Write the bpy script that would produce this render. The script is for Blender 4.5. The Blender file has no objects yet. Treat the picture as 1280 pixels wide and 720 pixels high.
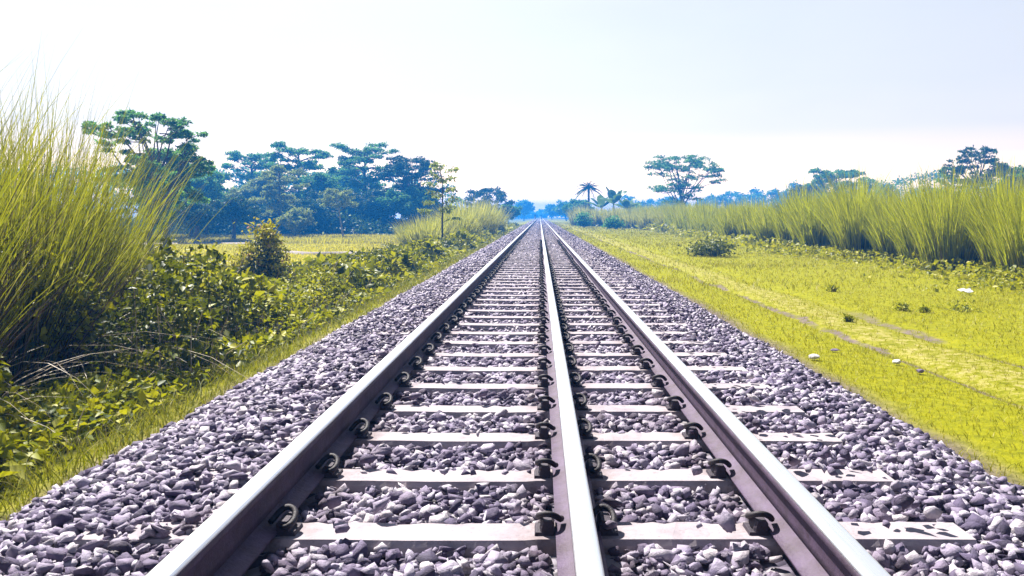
import bpy, bmesh, math, random
import numpy as np
from mathutils import Vector

R = math.radians
rng = np.random.default_rng(7)
random.seed(7)
scene = bpy.context.scene
COL = scene.collection

# ------------------------------------------------------------------ helpers
class MB:
    """collects triangles and quads; build() links them as ONE mesh object"""
    def __init__(self):
        self.v, self.q, self.t, self.n = [], [], [], 0
    def add(self, verts, quads=None, tris=None):
        verts = np.asarray(verts, np.float32).reshape(-1, 3)
        if quads is not None and len(quads):
            self.q.append(np.asarray(quads, np.int64).reshape(-1, 4) + self.n)
        if tris is not None and len(tris):
            self.t.append(np.asarray(tris, np.int64).reshape(-1, 3) + self.n)
        self.v.append(verts); self.n += len(verts)
    def mesh(self, name, mat, smooth=False):
        me = bpy.data.meshes.new(name)
        v = np.concatenate(self.v) if self.v else np.zeros((0, 3), np.float32)
        q = np.concatenate(self.q) if self.q else np.zeros((0, 4), np.int64)
        t = np.concatenate(self.t) if self.t else np.zeros((0, 3), np.int64)
        me.vertices.add(len(v)); me.vertices.foreach_set('co', v.ravel())
        loops = np.concatenate([q.ravel(), t.ravel()]).astype(np.int32)
        me.loops.add(len(loops)); me.loops.foreach_set('vertex_index', loops)
        starts = np.concatenate([np.arange(len(q)) * 4, len(q) * 4 + np.arange(len(t)) * 3]).astype(np.int32)
        me.polygons.add(len(starts)); me.polygons.foreach_set('loop_start', starts)
        if smooth:
            me.polygons.foreach_set('use_smooth', np.ones(len(starts), bool))
        me.update(calc_edges=True); me.validate()
        if mat: me.materials.append(mat)
        return me
    def build(self, name, mat, parent=None, smooth=False, loc=None):
        o = bpy.data.objects.new(name, self.mesh(name, mat, smooth)); COL.objects.link(o)
        if parent is not None: o.parent = parent
        if loc is not None: o.location = loc
        return o

def tag(o, label=None, cat=None, group=None, kind=None):
    if label: o['label'] = label
    if cat: o['category'] = cat
    if group: o['group'] = group
    if kind: o['kind'] = kind
    return o

def thing(name, label, cat, loc, group=None):
    o = bpy.data.objects.new(name, None); COL.objects.link(o)
    o.location = loc; o.empty_display_size = 0.2
    return tag(o, label, cat, group)

def tube(mb, pts, rad, sides=6, cap=True):
    pts = np.asarray(pts, float); n = len(pts)
    rad = np.broadcast_to(np.asarray(rad, float), (n,))
    d = np.gradient(pts, axis=0); d /= np.linalg.norm(d, axis=1)[:, None] + 1e-9
    up = np.array([0.0, 0, 1]) if abs(d[0, 2]) < 0.9 else np.array([1.0, 0, 0])
    vs = []
    a = np.linspace(0, 2 * np.pi, sides, endpoint=False)
    u = np.cross(d[0], up); u /= np.linalg.norm(u)
    for i in range(n):
        u = u - d[i] * np.dot(u, d[i]); u /= np.linalg.norm(u) + 1e-9
        w = np.cross(d[i], u)
        vs.append(pts[i] + rad[i] * (np.cos(a)[:, None] * u + np.sin(a)[:, None] * w))
    vs = np.concatenate(vs)
    q = []
    for i in range(n - 1):
        for j in range(sides):
            k = (j + 1) % sides
            q.append((i * sides + j, i * sides + k, (i + 1) * sides + k, (i + 1) * sides + j))
    t = []
    if cap:
        for j in range(1, sides - 1):
            t.append((0, j + 1, j)); b = (n - 1) * sides; t.append((b, b + j, b + j + 1))
    mb.add(vs, q, t)

def box(mb, x0, x1, y0, y1, z0, z1):
    v = [(x0, y0, z0), (x1, y0, z0), (x1, y1, z0), (x0, y1, z0), (x0, y0, z1), (x1, y0, z1), (x1, y1, z1), (x0, y1, z1)]
    mb.add(v, [(0, 3, 2, 1), (4, 5, 6, 7), (0, 1, 5, 4), (1, 2, 6, 5), (2, 3, 7, 6), (3, 0, 4, 7)])

def unit(a):
    return a / (np.linalg.norm(a, axis=-1, keepdims=True) + 1e-9)

def leaves(mb, p, L, W, upbias=0.6, r=rng, fold=0.18, hang=0.0):
    """kite shaped leaves with a folded midrib; p (n,3), L and W scalar or (n,)"""
    n = len(p)
    if n == 0: return
    L = np.broadcast_to(np.asarray(L, float), (n,))[:, None]
    W = np.broadcast_to(np.asarray(W, float), (n,))[:, None]
    nor = unit(r.normal(size=(n, 3)) + np.array([0, 0, upbias]) * 1.6)
    a = unit(np.cross(nor, r.normal(size=(n, 3))))
    a[:, 2] -= hang; a = unit(a)
    b = unit(np.cross(nor, a)); nor = np.cross(a, b)
    v0 = p
    v1 = p + a * L * 0.42 + b * W * 0.5 + nor * W * fold
    v2 = p + a * L - nor * L * 0.12
    v3 = p + a * L * 0.42 - b * W * 0.5 + nor * W * fold
    v = np.stack([v0, v1, v2, v3], 1).reshape(-1, 3)
    i = np.arange(n)[:, None] * 4
    t = np.concatenate([i + np.array([0, 1, 2]), i + np.array([0, 2, 3])])
    mb.add(v, None, t)

def blades(mb, base, h, lean, ang, w, segs=4, droop=0.3, r=rng, power=1.7):
    """curved tapering grass blades: base (n,3), h, lean (fraction of h), ang (lean azimuth), w"""
    n = len(base)
    if n == 0: return
    h = np.broadcast_to(np.asarray(h, float), (n,)); lean = np.broadcast_to(np.asarray(lean, float), (n,))
    w = np.broadcast_to(np.asarray(w, float), (n,)); droop = np.broadcast_to(np.asarray(droop, float), (n,))
    t = np.linspace(0, 1, segs + 1)
    d = np.stack([np.cos(ang), np.sin(ang), np.zeros(n)], 1)
    sa = ang + np.pi / 2 + r.uniform(-1.2, 1.2, n)
    s = np.stack([np.cos(sa), np.sin(sa), np.zeros(n)], 1)
    prof = np.clip(1 - t, 0, 1) ** 0.7; prof[0] = 0.7
    P = (base[:, None, :] + d[:, None, :] * (lean * h)[:, None, None] * (0.25 * t + 0.75 * t ** power)[None, :, None])
    P[:, :, 2] += h[:, None] * (t[None, :] - droop[:, None] * t[None, :] ** 3)
    off = s[:, None, :] * (w[:, None] * prof[None, :] * 0.5)[:, :, None]
    Lf, Rt = P[:, :-1] - off[:, :-1], P[:, :-1] + off[:, :-1]
    tip = P[:, -1:]
    v = np.concatenate([Lf, Rt, tip], 1).reshape(-1, 3)
    m = 2 * segs + 1
    i = np.arange(n)[:, None] * m
    qs = [i + np.array([k, segs + k, segs + k + 1, k + 1]) for k in range(segs - 1)]
    ts = i + np.array([segs - 1, 2 * segs - 1, 2 * segs])
    mb.add(v, np.concatenate(qs) if qs else None, ts)

def fbm(x, y, s=1.0, seed=0):
    """cheap smooth noise in about -1..1"""
    rr = np.random.default_rng(1000 + seed); o = 0; amp = 1; tot = 0
    for k in range(4):
        for j in range(3):
            a = rr.uniform(0, 2 * np.pi); f = s * (2 ** k) * rr.uniform(0.7, 1.3); ph = rr.uniform(0, 6.28)
            o = o + amp * np.sin((np.cos(a) * x + np.sin(a) * y) * f + ph) / 3
        tot += amp; amp *= 0.55
    return o / tot * 1.6

# ------------------------------------------------------------------ materials
def new_mat(name):
    m = bpy.data.materials.new(name); m.use_nodes = True
    nt = m.node_tree; nt.nodes.clear()
    out = nt.nodes.new('ShaderNodeOutputMaterial')
    return m, nt, out

def N(nt, typ, **kw):
    n = nt.nodes.new(typ)
    for k, v in kw.items(): setattr(n, k, v)
    return n

def ramp(nt, fac, stops, interp='LINEAR'):
    r = N(nt, 'ShaderNodeValToRGB'); cr = r.color_ramp; cr.interpolation = interp
    while len(cr.elements) < len(stops): cr.elements.new(0.5)
    for e, (p, c) in zip(cr.elements, stops):
        e.position = p; e.color = (*c, 1)
    nt.links.new(fac, r.inputs[0]); return r.outputs[0]

def noise(nt, scale, detail=3, rough=0.6, vec=None, w=None):
    n = N(nt, 'ShaderNodeTexNoise'); n.inputs['Scale'].default_value = scale
    n.inputs['Detail'].default_value = detail; n.inputs['Roughness'].default_value = rough
    if vec is not None: nt.links.new(vec, n.inputs['Vector'])
    return n.outputs[0]

def mix(nt, fac, a, b, blend='MIX'):
    m = N(nt, 'ShaderNodeMix', data_type='RGBA', blend_type=blend)
    for s, x in ((0, fac), (6, a), (7, b)):
        if hasattr(x, 'links'): nt.links.new(x, m.inputs[s])
        elif s == 0: m.inputs[0].default_value = x
        else: m.inputs[s].default_value = (*x, 1)
    return m.outputs[2]

def math_n(nt, op, a, b=None, c=None):
    m = N(nt, 'ShaderNodeMath', operation=op)
    for i, x in enumerate((a, b, c)):
        if x is None: continue
        if hasattr(x, 'links'): nt.links.new(x, m.inputs[i])
        else: m.inputs[i].default_value = x
    return m.outputs[0]

def sstep(nt, x, a, b):
    m = N(nt, 'ShaderNodeMapRange', interpolation_type='SMOOTHSTEP')
    nt.links.new(x, m.inputs[0]); m.inputs[1].default_value = a; m.inputs[2].default_value = b
    return m.outputs[0]

def obj_coord(nt):
    return N(nt, 'ShaderNodeTexCoord').outputs['Object']

def leaf_mat(name, stops, trans=0.3, tcol=(0.25, 0.26, 0.01), rough=0.55, spec=0.25):
    m, nt, out = new_mat(name)
    g = N(nt, 'ShaderNodeNewGeometry')
    c = ramp(nt, g.outputs['Random Per Island'], stops)
    p = N(nt, 'ShaderNodeBsdfPrincipled'); p.inputs['Roughness'].default_value = rough
    p.inputs['Specular IOR Level'].default_value = spec
    nt.links.new(c, p.inputs['Base Color'])
    t = N(nt, 'ShaderNodeBsdfTranslucent')
    nt.links.new(mix(nt, 0.5, c, tcol), t.inputs['Color'])
    ms = N(nt, 'ShaderNodeMixShader'); ms.inputs[0].default_value = trans
    nt.links.new(p.outputs[0], ms.inputs[1]); nt.links.new(t.outputs[0], ms.inputs[2])
    nt.links.new(ms.outputs[0], out.inputs[0])
    return m

def plain(name, col, rough=0.7, metal=0.0, nscale=20, var=0.35, bump=0.0, col2=None, spec=0.4):
    m, nt, out = new_mat(name)
    oc = obj_coord(nt)
    n1 = noise(nt, nscale, 4, 0.65, oc)
    c2 = col2 or tuple(x * (1 - var) for x in col)
    c = ramp(nt, n1, [(0.3, c2), (0.7, col)])
    p = N(nt, 'ShaderNodeBsdfPrincipled'); p.inputs['Roughness'].default_value = rough
    p.inputs['Metallic'].default_value = metal; p.inputs['Specular IOR Level'].default_value = spec
    nt.links.new(c, p.inputs['Base Color'])
    if bump:
        b = N(nt, 'ShaderNodeBump'); b.inputs['Strength'].default_value = bump; b.inputs['Distance'].default_value = 0.01
        nt.links.new(noise(nt, nscale * 4, 5, 0.7, oc), b.inputs['Height']); nt.links.new(b.outputs[0], p.inputs['Normal'])
    nt.links.new(p.outputs[0], out.inputs[0])
    return m

M = {}
YEL = (0.30, 0.29, 0.006)
M['turf'] = leaf_mat('turf_blades', [(0, (0.17, 0.19, 0.004)), (0.45, (0.30, 0.29, 0.004)), (0.85, (0.36, 0.32, 0.006)), (1, (0.34, 0.27, 0.09))], 0.3, (0.4, 0.38, 0.0))
M['verge'] = leaf_mat('verge_blades', [(0, (0.05, 0.08, 0.004)), (0.4, (0.17, 0.2, 0.004)), (0.8, (0.30, 0.29, 0.008)), (1, (0.34, 0.27, 0.1))], 0.3, (0.35, 0.35, 0.0))
M['tall'] = leaf_mat('tall_grass_blades', [(0, (0.10, 0.14, 0.004)), (0.4, (0.26, 0.29, 0.008)), (0.8, (0.38, 0.38, 0.015)), (1, (0.42, 0.37, 0.12))], 0.5, (0.55, 0.58, 0.01))
M['pale_tall'] = leaf_mat('pale_grass_blades', [(0, (0.12, 0.15, 0.02)), (0.4, (0.30, 0.31, 0.03)), (0.75, (0.42, 0.40, 0.06)), (1, (0.48, 0.42, 0.18))], 0.5, (0.55, 0.55, 0.06))
M['tall_left'] = leaf_mat('tall_grass_left_blades', [(0, (0.03, 0.05, 0.005)), (0.3, (0.10, 0.13, 0.006)), (0.7, (0.26, 0.27, 0.012)), (0.92, (0.36, 0.34, 0.03)), (1, (0.45, 0.38, 0.2))], 0.4, (0.45, 0.46, 0.01))
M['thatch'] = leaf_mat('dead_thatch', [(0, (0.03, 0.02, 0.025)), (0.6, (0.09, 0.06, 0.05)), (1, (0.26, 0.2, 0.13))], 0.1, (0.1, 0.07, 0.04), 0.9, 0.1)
M['plume'] = leaf_mat('grass_plumes', [(0, (0.3, 0.28, 0.12)), (1, (0.42, 0.38, 0.22))], 0.3, (0.45, 0.4, 0.2))
M['dry'] = leaf_mat('dry_stalks', [(0, (0.28, 0.21, 0.14)), (1, (0.6, 0.52, 0.40))], 0.15, (0.4, 0.3, 0.2))
M['weed'] = leaf_mat('weed_leaves', [(0, (0.03, 0.06, 0.006)), (0.25, (0.12, 0.17, 0.004)), (0.6, (0.32, 0.33, 0.006)), (1, (0.5, 0.46, 0.02))], 0.35, (0.42, 0.42, 0.0), 0.55, 0.25)
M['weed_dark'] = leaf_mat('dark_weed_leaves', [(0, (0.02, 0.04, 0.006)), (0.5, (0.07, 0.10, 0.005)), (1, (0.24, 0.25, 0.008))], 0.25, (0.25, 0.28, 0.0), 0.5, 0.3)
M['weed_right'] = leaf_mat('low_weed_leaves', [(0, (0.05, 0.08, 0.004)), (0.3, (0.22, 0.24, 0.004)), (1, (0.42, 0.38, 0.008))], 0.4, (0.42, 0.42, 0.0), 0.5)
M['crop'] = leaf_mat('crop_blades', [(0, (0.26, 0.25, 0.004)), (0.5, (0.42, 0.38, 0.004)), (1, (0.5, 0.43, 0.01))], 0.45, (0.6, 0.55, 0.0))
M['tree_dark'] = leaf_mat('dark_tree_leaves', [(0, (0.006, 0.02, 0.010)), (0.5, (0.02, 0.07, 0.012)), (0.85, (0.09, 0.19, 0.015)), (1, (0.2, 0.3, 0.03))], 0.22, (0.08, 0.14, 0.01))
M['tree_mid'] = leaf_mat('mid_tree_leaves', [(0, (0.008, 0.03, 0.012)), (0.4, (0.04, 0.12, 0.02)), (0.7, (0.13, 0.32, 0.07)), (1, (0.32, 0.5, 0.10))], 0.42, (0.16, 0.42, 0.06))
M['tree_pale'] = leaf_mat('pale_tree_leaves', [(0, (0.06, 0.11, 0.02)), (0.5, (0.2, 0.27, 0.04)), (1, (0.42, 0.44, 0.14))], 0.4, (0.4, 0.48, 0.08))
M['banana'] = leaf_mat('banana_leaves', [(0, (0.04, 0.1, 0.01)), (0.6, (0.1, 0.18, 0.01)), (1, (0.26, 0.28, 0.01))], 0.3, (0.2, 0.3, 0.0), 0.4)
M['tip'] = leaf_mat('young_shoot_leaves', [(0, (0.30, 0.31, 0.008)), (0.75, (0.44, 0.40, 0.02)), (0.92, (0.46, 0.30, 0.18)), (1, (0.48, 0.24, 0.36))], 0.35, (0.5, 0.47, 0.0))
M['red'] = leaf_mat('red_blossoms', [(0, (0.4, 0.03, 0.04)), (1, (0.6, 0.12, 0.1))], 0.2, (0.5, 0.05, 0.05))
M['bark'] = plain('bark', (0.10, 0.08, 0.075), 0.9, 0, 6, 0.5, 0.5)
M['bark_pale'] = plain('pale_bark', (0.34, 0.31, 0.28), 0.9, 0, 6, 0.4, 0.4)
M['rail_side'] = plain('rusty_rail_side', (0.075, 0.045, 0.09), 0.65, 0.0, 14, 0.5, 0.35, (0.035, 0.02, 0.035))
M['rail_foot'] = plain('rusty_rail_foot', (0.105, 0.07, 0.13), 0.65, 0.0, 9, 0.5, 0.5, (0.05, 0.03, 0.045))
M['clip'] = plain('dark_clip_steel', (0.03, 0.024, 0.032), 0.6, 0.2, 40, 0.5, 0.3)
M['shoulder'] = plain('cast_shoulder', (0.055, 0.042, 0.06), 0.6, 0.2, 40, 0.5, 0.4)
M['person_dark'] = plain('dark_clothing', (0.02, 0.02, 0.035), 0.9)
M['person_pale'] = plain('pale_clothing', (0.55, 0.55, 0.65), 0.9)
M['white_stone'] = plain('white_stone', (0.75, 0.73, 0.72), 0.8, 0, 18, 0.3, 0.6)
M['purple_stone'] = plain('purple_grey_stone', (0.22, 0.17, 0.28), 0.8, 0, 18, 0.4, 0.6)
M['paper'] = plain('white_paper', (0.8, 0.8, 0.8), 0.8, 0, 10, 0.08)

def rail_top_mat():
    m, nt, out = new_mat('polished_rail_head')
    oc = obj_coord(nt)
    mp = N(nt, 'ShaderNodeMapping'); mp.inputs['Scale'].default_value = (60, 0.6, 60); nt.links.new(oc, mp.inputs[0])
    n1 = noise(nt, 3, 4, 0.6, mp.outputs[0])
    p = N(nt, 'ShaderNodeBsdfPrincipled'); p.inputs['Metallic'].default_value = 0.85
    nt.links.new(ramp(nt, n1, [(0.3, (0.68, 0.70, 0.74)), (0.7, (0.9, 0.92, 0.94))]), p.inputs['Base Color'])
    nt.links.new(ramp(nt, n1, [(0.3, (0.42,) * 3), (0.7, (0.24,) * 3)]), p.inputs['Roughness'])
    nt.links.new(p.outputs[0], out.inputs[0]); return m
M['rail_top'] = rail_top_mat()

def concrete_mat():
    m, nt, out = new_mat('sleeper_concrete')
    oc = obj_coord(nt)
    oi = N(nt, 'ShaderNodeObjectInfo')
    ad = N(nt, 'ShaderNodeVectorMath', operation='ADD'); nt.links.new(oc, ad.inputs[0]); nt.links.new(oi.outputs['Location'], ad.inputs[1])
    v = ad.outputs[0]
    c = ramp(nt, noise(nt, 3.5, 5, 0.65, v), [(0.3, (0.23, 0.195, 0.225)), (0.5, (0.36, 0.315, 0.34)), (0.8, (0.43, 0.39, 0.405))])
    sxx = N(nt, 'ShaderNodeSeparateXYZ'); nt.links.new(oc, sxx.inputs[0])
    st = None
    for rx in (-0.956, 0.127, 0.846):
        q = sstep(nt, math_n(nt, 'ABSOLUTE', math_n(nt, 'SUBTRACT', sxx.outputs[0], rx)), 0.26, 0.10)
        st = q if st is None else math_n(nt, 'MAXIMUM', st, q)
    st = math_n(nt, 'MULTIPLY', st, sstep(nt, noise(nt, 9, 4, 0.7, v), 0.32, 0.62))
    c = mix(nt, math_n(nt, 'MULTIPLY', st, 0.65), c, (0.11, 0.065, 0.055))
    c = mix(nt, math_n(nt, 'MULTIPLY', sstep(nt, noise(nt, 14, 5, 0.75, v), 0.58, 0.7), 0.5), c, (0.14, 0.11, 0.12))
    sp = ramp(nt, noise(nt, 60, 3, 0.6, v), [(0.3, (0.55,) * 3), (0.45, (1,) * 3)])
    c = mix(nt, 0.55, c, sp, 'MULTIPLY')
    c = mix(nt, math_n(nt, 'MULTIPLY', oi.outputs['Random'], 0.22), c, (0.22, 0.19, 0.25))
    p = N(nt, 'ShaderNodeBsdfPrincipled'); p.inputs['Roughness'].default_value = 0.85
    nt.links.new(c, p.inputs['Base Color'])
    b = N(nt, 'ShaderNodeBump'); b.inputs['Strength'].default_value = 0.5; b.inputs['Distance'].default_value = 0.004
    nt.links.new(noise(nt, 90, 4, 0.7, v), b.inputs['Height']); nt.links.new(b.outputs[0], p.inputs['Normal'])
    nt.links.new(p.outputs[0], out.inputs[0]); return m
M['concrete'] = concrete_mat()

STONE = [(0, (0.045, 0.034, 0.075)), (0.25, (0.12, 0.092, 0.175)), (0.45, (0.25, 0.205, 0.30)), (0.62, (0.38, 0.335, 0.445)), (0.85, (0.54, 0.495, 0.57)), (1, (0.60, 0.55, 0.58))]
def stone_mat():
    m, nt, out = new_mat('ballast_stone')
    g = N(nt, 'ShaderNodeNewGeometry'); oc = obj_coord(nt)
    c = ramp(nt, g.outputs['Random Per Island'], STONE)
    sp = ramp(nt, noise(nt, 45, 4, 0.65, oc), [(0.3, (0.6, 0.58, 0.66)), (0.65, (1, 1, 1))])
    c = mix(nt, 0.75, c, sp, 'MULTIPLY')
    # rust and brake dust thrown out by the rails, faint brown dust elsewhere
    sxx = N(nt, 'ShaderNodeSeparateXYZ'); nt.links.new(oc, sxx.inputs[0]); stn = None
    for rx in (-0.956, 0.127, 0.846):
        q = sstep(nt, math_n(nt, 'ABSOLUTE', math_n(nt, 'SUBTRACT', sxx.outputs[0], rx)), 0.34, 0.12)
        stn = q if stn is None else math_n(nt, 'MAXIMUM', stn, q)
    stn = math_n(nt, 'MULTIPLY', stn, sstep(nt, noise(nt, 4, 4, 0.7, oc), 0.3, 0.6))
    c = mix(nt, math_n(nt, 'MULTIPLY', stn, 0.45), c, (0.085, 0.05, 0.06))
    c = mix(nt, math_n(nt, 'MULTIPLY', sstep(nt, noise(nt, 1.3, 4, 0.65, oc), 0.5, 0.68), 0.2), c, (0.20, 0.15, 0.16))
    p = N(nt, 'ShaderNodeBsdfPrincipled'); p.inputs['Roughness'].default_value = 0.75
    nt.links.new(c, p.inputs['Base Color'])
    b = N(nt, 'ShaderNodeBump'); b.inputs['Strength'].default_value = 0.8; b.inputs['Distance'].default_value = 0.012
    nt.links.new(noise(nt, 55, 5, 0.75, oc), b.inputs['Height']); nt.links.new(b.outputs[0], p.inputs['Normal'])
    nt.links.new(p.outputs[0], out.inputs[0]); return m
M['stone'] = stone_mat()

def bed_mat():
    m, nt, out = new_mat('ballast_bed_gravel')
    oc = obj_coord(nt)
    vo = N(nt, 'ShaderNodeTexVoronoi'); vo.inputs['Scale'].default_value = 17; nt.links.new(oc, vo.inputs['Vector'])
    sx = N(nt, 'ShaderNodeSeparateColor'); nt.links.new(vo.outputs['Color'], sx.inputs[0])
    c = ramp(nt, sx.outputs[0], [(p, tuple(x * 0.45 for x in cc)) for p, cc in STONE])  # stone colours dimmed so the gaps between stones carry painted shade
    p = N(nt, 'ShaderNodeBsdfPrincipled'); p.inputs['Roughness'].default_value = 0.8
    nt.links.new(c, p.inputs['Base Color'])
    b = N(nt, 'ShaderNodeBump'); b.inputs['Strength'].default_value = 1.0; b.inputs['Distance'].default_value = 0.05
    b.invert = True
    nt.links.new(vo.outputs['Distance'], b.inputs['Height']); nt.links.new(b.outputs[0], p.inputs['Normal'])
    nt.links.new(p.outputs[0], out.inputs[0]); return m
M['bed'] = bed_mat()

def ground_mat():
    m, nt, out = new_mat('ground_soil_and_grass')
    oc = obj_coord(nt)
    s = N(nt, 'ShaderNodeSeparateXYZ'); nt.links.new(oc, s.inputs[0]); X = s.outputs[0]; Y = s.outputs[1]
    nb = noise(nt, 0.35, 5, 0.65, oc); nf = noise(nt, 9, 5, 0.75, oc)
    grass = ramp(nt, nf, [(0.25, (0.10, 0.11, 0.004)), (0.5, (0.24, 0.24, 0.004)), (0.8, (0.33, 0.30, 0.008))])
    grass = mix(nt, sstep(nt, nb, 0.62, 0.75), grass, (0.18, 0.2, 0.008))
    soil = ramp(nt, nf, [(0.3, (0.05, 0.03, 0.05)), (0.7, (0.22, 0.16, 0.21))])
    drygr = ramp(nt, nf, [(0.3, (0.28, 0.24, 0.05)), (0.7, (0.42, 0.36, 0.17))])
    jit = math_n(nt, 'MULTIPLY_ADD', noise(nt, 0.55, 5, 0.65, oc), 0.55, -0.275)
    xj = math_n(nt, 'ADD', X, jit)
    def band(c, w):
        d = math_n(nt, 'ABSOLUTE', math_n(nt, 'SUBTRACT', xj, c))
        k = sstep(nt, d, w, w * 0.3); return k
    patch = sstep(nt, noise(nt, 0.6, 4, 0.7, oc), 0.40, 0.52)
    lane = math_n(nt, 'MULTIPLY', band(4.1, 0.5), sstep(nt, nf, 0.42, 0.62))
    col = mix(nt, math_n(nt, 'MULTIPLY', lane, 0.8), grass, drygr)
    ragged = sstep(nt, nf, 0.36, 0.5)
    r1 = math_n(nt, 'MULTIPLY', math_n(nt, 'MULTIPLY', band(3.65, 0.09), patch), ragged)
    r2 = math_n(nt, 'MULTIPLY', math_n(nt, 'MULTIPLY', band(4.66, 0.13), patch), ragged)
    r2 = math_n(nt, 'MULTIPLY', r2, sstep(nt, Y, 15, 10))
    col = mix(nt, math_n(nt, 'MULTIPLY', math_n(nt, 'MAXIMUM', r1, r2), 0.8), col, soil)
    col = mix(nt, math_n(nt, 'MULTIPLY', sstep(nt, xj, -7.5, -9.0), sstep(nt, Y, 82, 78)), col, ramp(nt, nf, [(0.25, (0.28, 0.26, 0.004)), (0.7, (0.48, 0.42, 0.006))]))
    # dark soil under the weeds of the bank, darker ground under the tall stand
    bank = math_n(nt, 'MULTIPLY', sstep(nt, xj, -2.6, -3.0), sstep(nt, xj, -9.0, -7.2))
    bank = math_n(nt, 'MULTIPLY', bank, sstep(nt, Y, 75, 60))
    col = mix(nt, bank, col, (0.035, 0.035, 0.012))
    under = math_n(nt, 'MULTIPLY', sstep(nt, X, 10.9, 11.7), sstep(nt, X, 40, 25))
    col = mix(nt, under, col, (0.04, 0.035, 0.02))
    edge = sstep(nt, math_n(nt, 'ABSOLUTE', xj), 2.75, 2.4)
    col = mix(nt, math_n(nt, 'MULTIPLY', edge, 0.85), col, soil)
    p = N(nt, 'ShaderNodeBsdfPrincipled'); p.inputs['Roughness'].default_value = 0.95; p.inputs['Specular IOR Level'].default_value = 0.1
    nt.links.new(col, p.inputs['Base Color'])
    b = N(nt, 'ShaderNodeBump'); b.inputs['Strength'].default_value = 0.8; b.inputs['Distance'].default_value = 0.03
    nt.links.new(noise(nt, 25, 5, 0.75, oc), b.inputs['Height']); nt.links.new(b.outputs[0], p.inputs['Normal'])
    nt.links.new(p.outputs[0], out.inputs[0]); return m
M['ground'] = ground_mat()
M['path'] = plain('pale_earth', (0.42, 0.36, 0.34), 0.95, 0, 3, 0.35, 0.5)

# ------------------------------------------------------------------ terrain
def terrain(x, y):
    x = np.asarray(x, float); y = np.asarray(y, float)
    z = np.interp(x, [-40, -8, -6.5, -5, -3.4, -2.3, 0, 2.3, 3, 11, 16, 40],
                  [-1.0, -1.0, -0.95, -0.75, -0.46, -0.33, -0.30, -0.33, -0.345, -0.40, -0.6, -0.9])
    a = np.clip((np.abs(x) - 2.3) / 1.5, 0, 1)
    z = z + 0.03 * a * fbm(x, y, 0.9, 3)
    for c, w, dp in ((3.65, 0.13, 0.05), (4.66, 0.17, 0.045)):
        cx = c + 0.06 * np.sin(y * 0.35) + 0.04 * np.sin(y * 0.9 + 1)
        z = z - dp * np.exp(-((x - cx) / w) ** 2)
    return z

xs = np.unique(np.concatenate([np.linspace(-900, -60, 16), np.linspace(-60, -8, 40), np.arange(-8, -2.2, 0.2), np.linspace(-2.2, 2.2, 6),
                               np.arange(2.3, 6, 0.08), np.arange(6, 12, 0.3), np.linspace(12, 60, 30), np.linspace(60, 900, 16)]))
ys = np.unique(np.concatenate([np.linspace(-25, 2, 10), np.arange(2, 16, 0.14), np.arange(16, 40, 0.5), np.linspace(40, 120, 40), np.linspace(120, 800, 40)]))
gx, gy = np.meshgrid(xs, ys)
nx, ny = len(xs), len(ys)
idx = np.arange(nx * ny).reshape(ny, nx)
quads = np.stack([idx[:-1, :-1], idx[:-1, 1:], idx[1:, 1:], idx[1:, :-1]], -1).reshape(-1, 4)
mb = MB(); mb.add(np.stack([gx, gy, terrain(gx, gy)], -1), quads)
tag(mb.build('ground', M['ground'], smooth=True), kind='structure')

def strip(name, x0, y0, x1, y1, w, z, mat):
    """a pale earthen path lying 4 mm above the field"""
    n = 14; t = np.linspace(0, 1, n); d = np.array([x1 - x0, y1 - y0]); d = d / np.linalg.norm(d); p = np.array([-d[1], d[0]])
    cx = x0 + (x1 - x0) * t; cy = y0 + (y1 - y0) * t + 0.5 * np.sin(t * 9)
    rows = []
    for k in range(n):
        for s, zz in ((-1, 0.004), (-0.6, 0.13), (0.6, 0.13), (1, 0.004)):
            X = cx[k] + p[0] * w * s / 2; Y = cy[k] + p[1] * w * s / 2
            rows.append((X, Y, float(terrain(X, Y)) + zz * z))
    q = []
    for k in range(n - 1):
        for j in range(3): q.append((k * 4 + j, k * 4 + j + 1, k * 4 + 5 + j, k * 4 + 4 + j))
    mb = MB(); mb.add(rows, q); tag(mb.build(name, mat, smooth=True), kind='structure')
strip('path', -36, 61, -21, 60, 1.4, 1.0, M['path'])
strip('path', -16, 47, -9.5, 44, 0.5, 1.0, M['path'])

# ------------------------------------------------------------------ ballast bed
bx = np.array([-2.62, -2.36, -2.05, -1.75, -1.5, -1.2, -1.0, -0.5, 0, 0.5, 0.95, 1.2, 1.5, 1.8, 2.05, 2.36, 2.62])
bz = np.array([-0.42, -0.29, -0.14, -0.05, -0.02, -0.02, -0.034, -0.037, -0.037, -0.037, -0.034, -0.026, -0.026, -0.045, -0.15, -0.29, -0.42])
def bed_z(x): return np.interp(x, bx, bz)
by = np.unique(np.concatenate([np.arange(-2, 30, 0.12), np.linspace(30, 120, 120), np.linspace(120, 790, 60)]))
gx, gy = np.meshgrid(np.interp(np.linspace(0, 16, 65), np.arange(17), bx), by)
gz = bed_z(gx) - 0.012 + 0.012 * fbm(gx, gy, 9, 5)
ny, nx = gx.shape; idx = np.arange(nx * ny).reshape(ny, nx)
quads = np.stack([idx[:-1, :-1], idx[:-1, 1:], idx[1:, 1:], idx[1:, :-1]], -1).reshape(-1, 4)
mb = MB(); mb.add(np.stack([gx, gy, gz], -1), quads)
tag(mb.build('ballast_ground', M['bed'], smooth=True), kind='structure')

# ------------------------------------------------------------------ sleepers, clips, rails
RAILS = (-0.956, 0.127, 0.846)
SX0, SX1 = -1.54, 1.45
SP, Y0 = 0.6, 2.835
GS = 'concrete sleepers under the rails'

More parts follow.
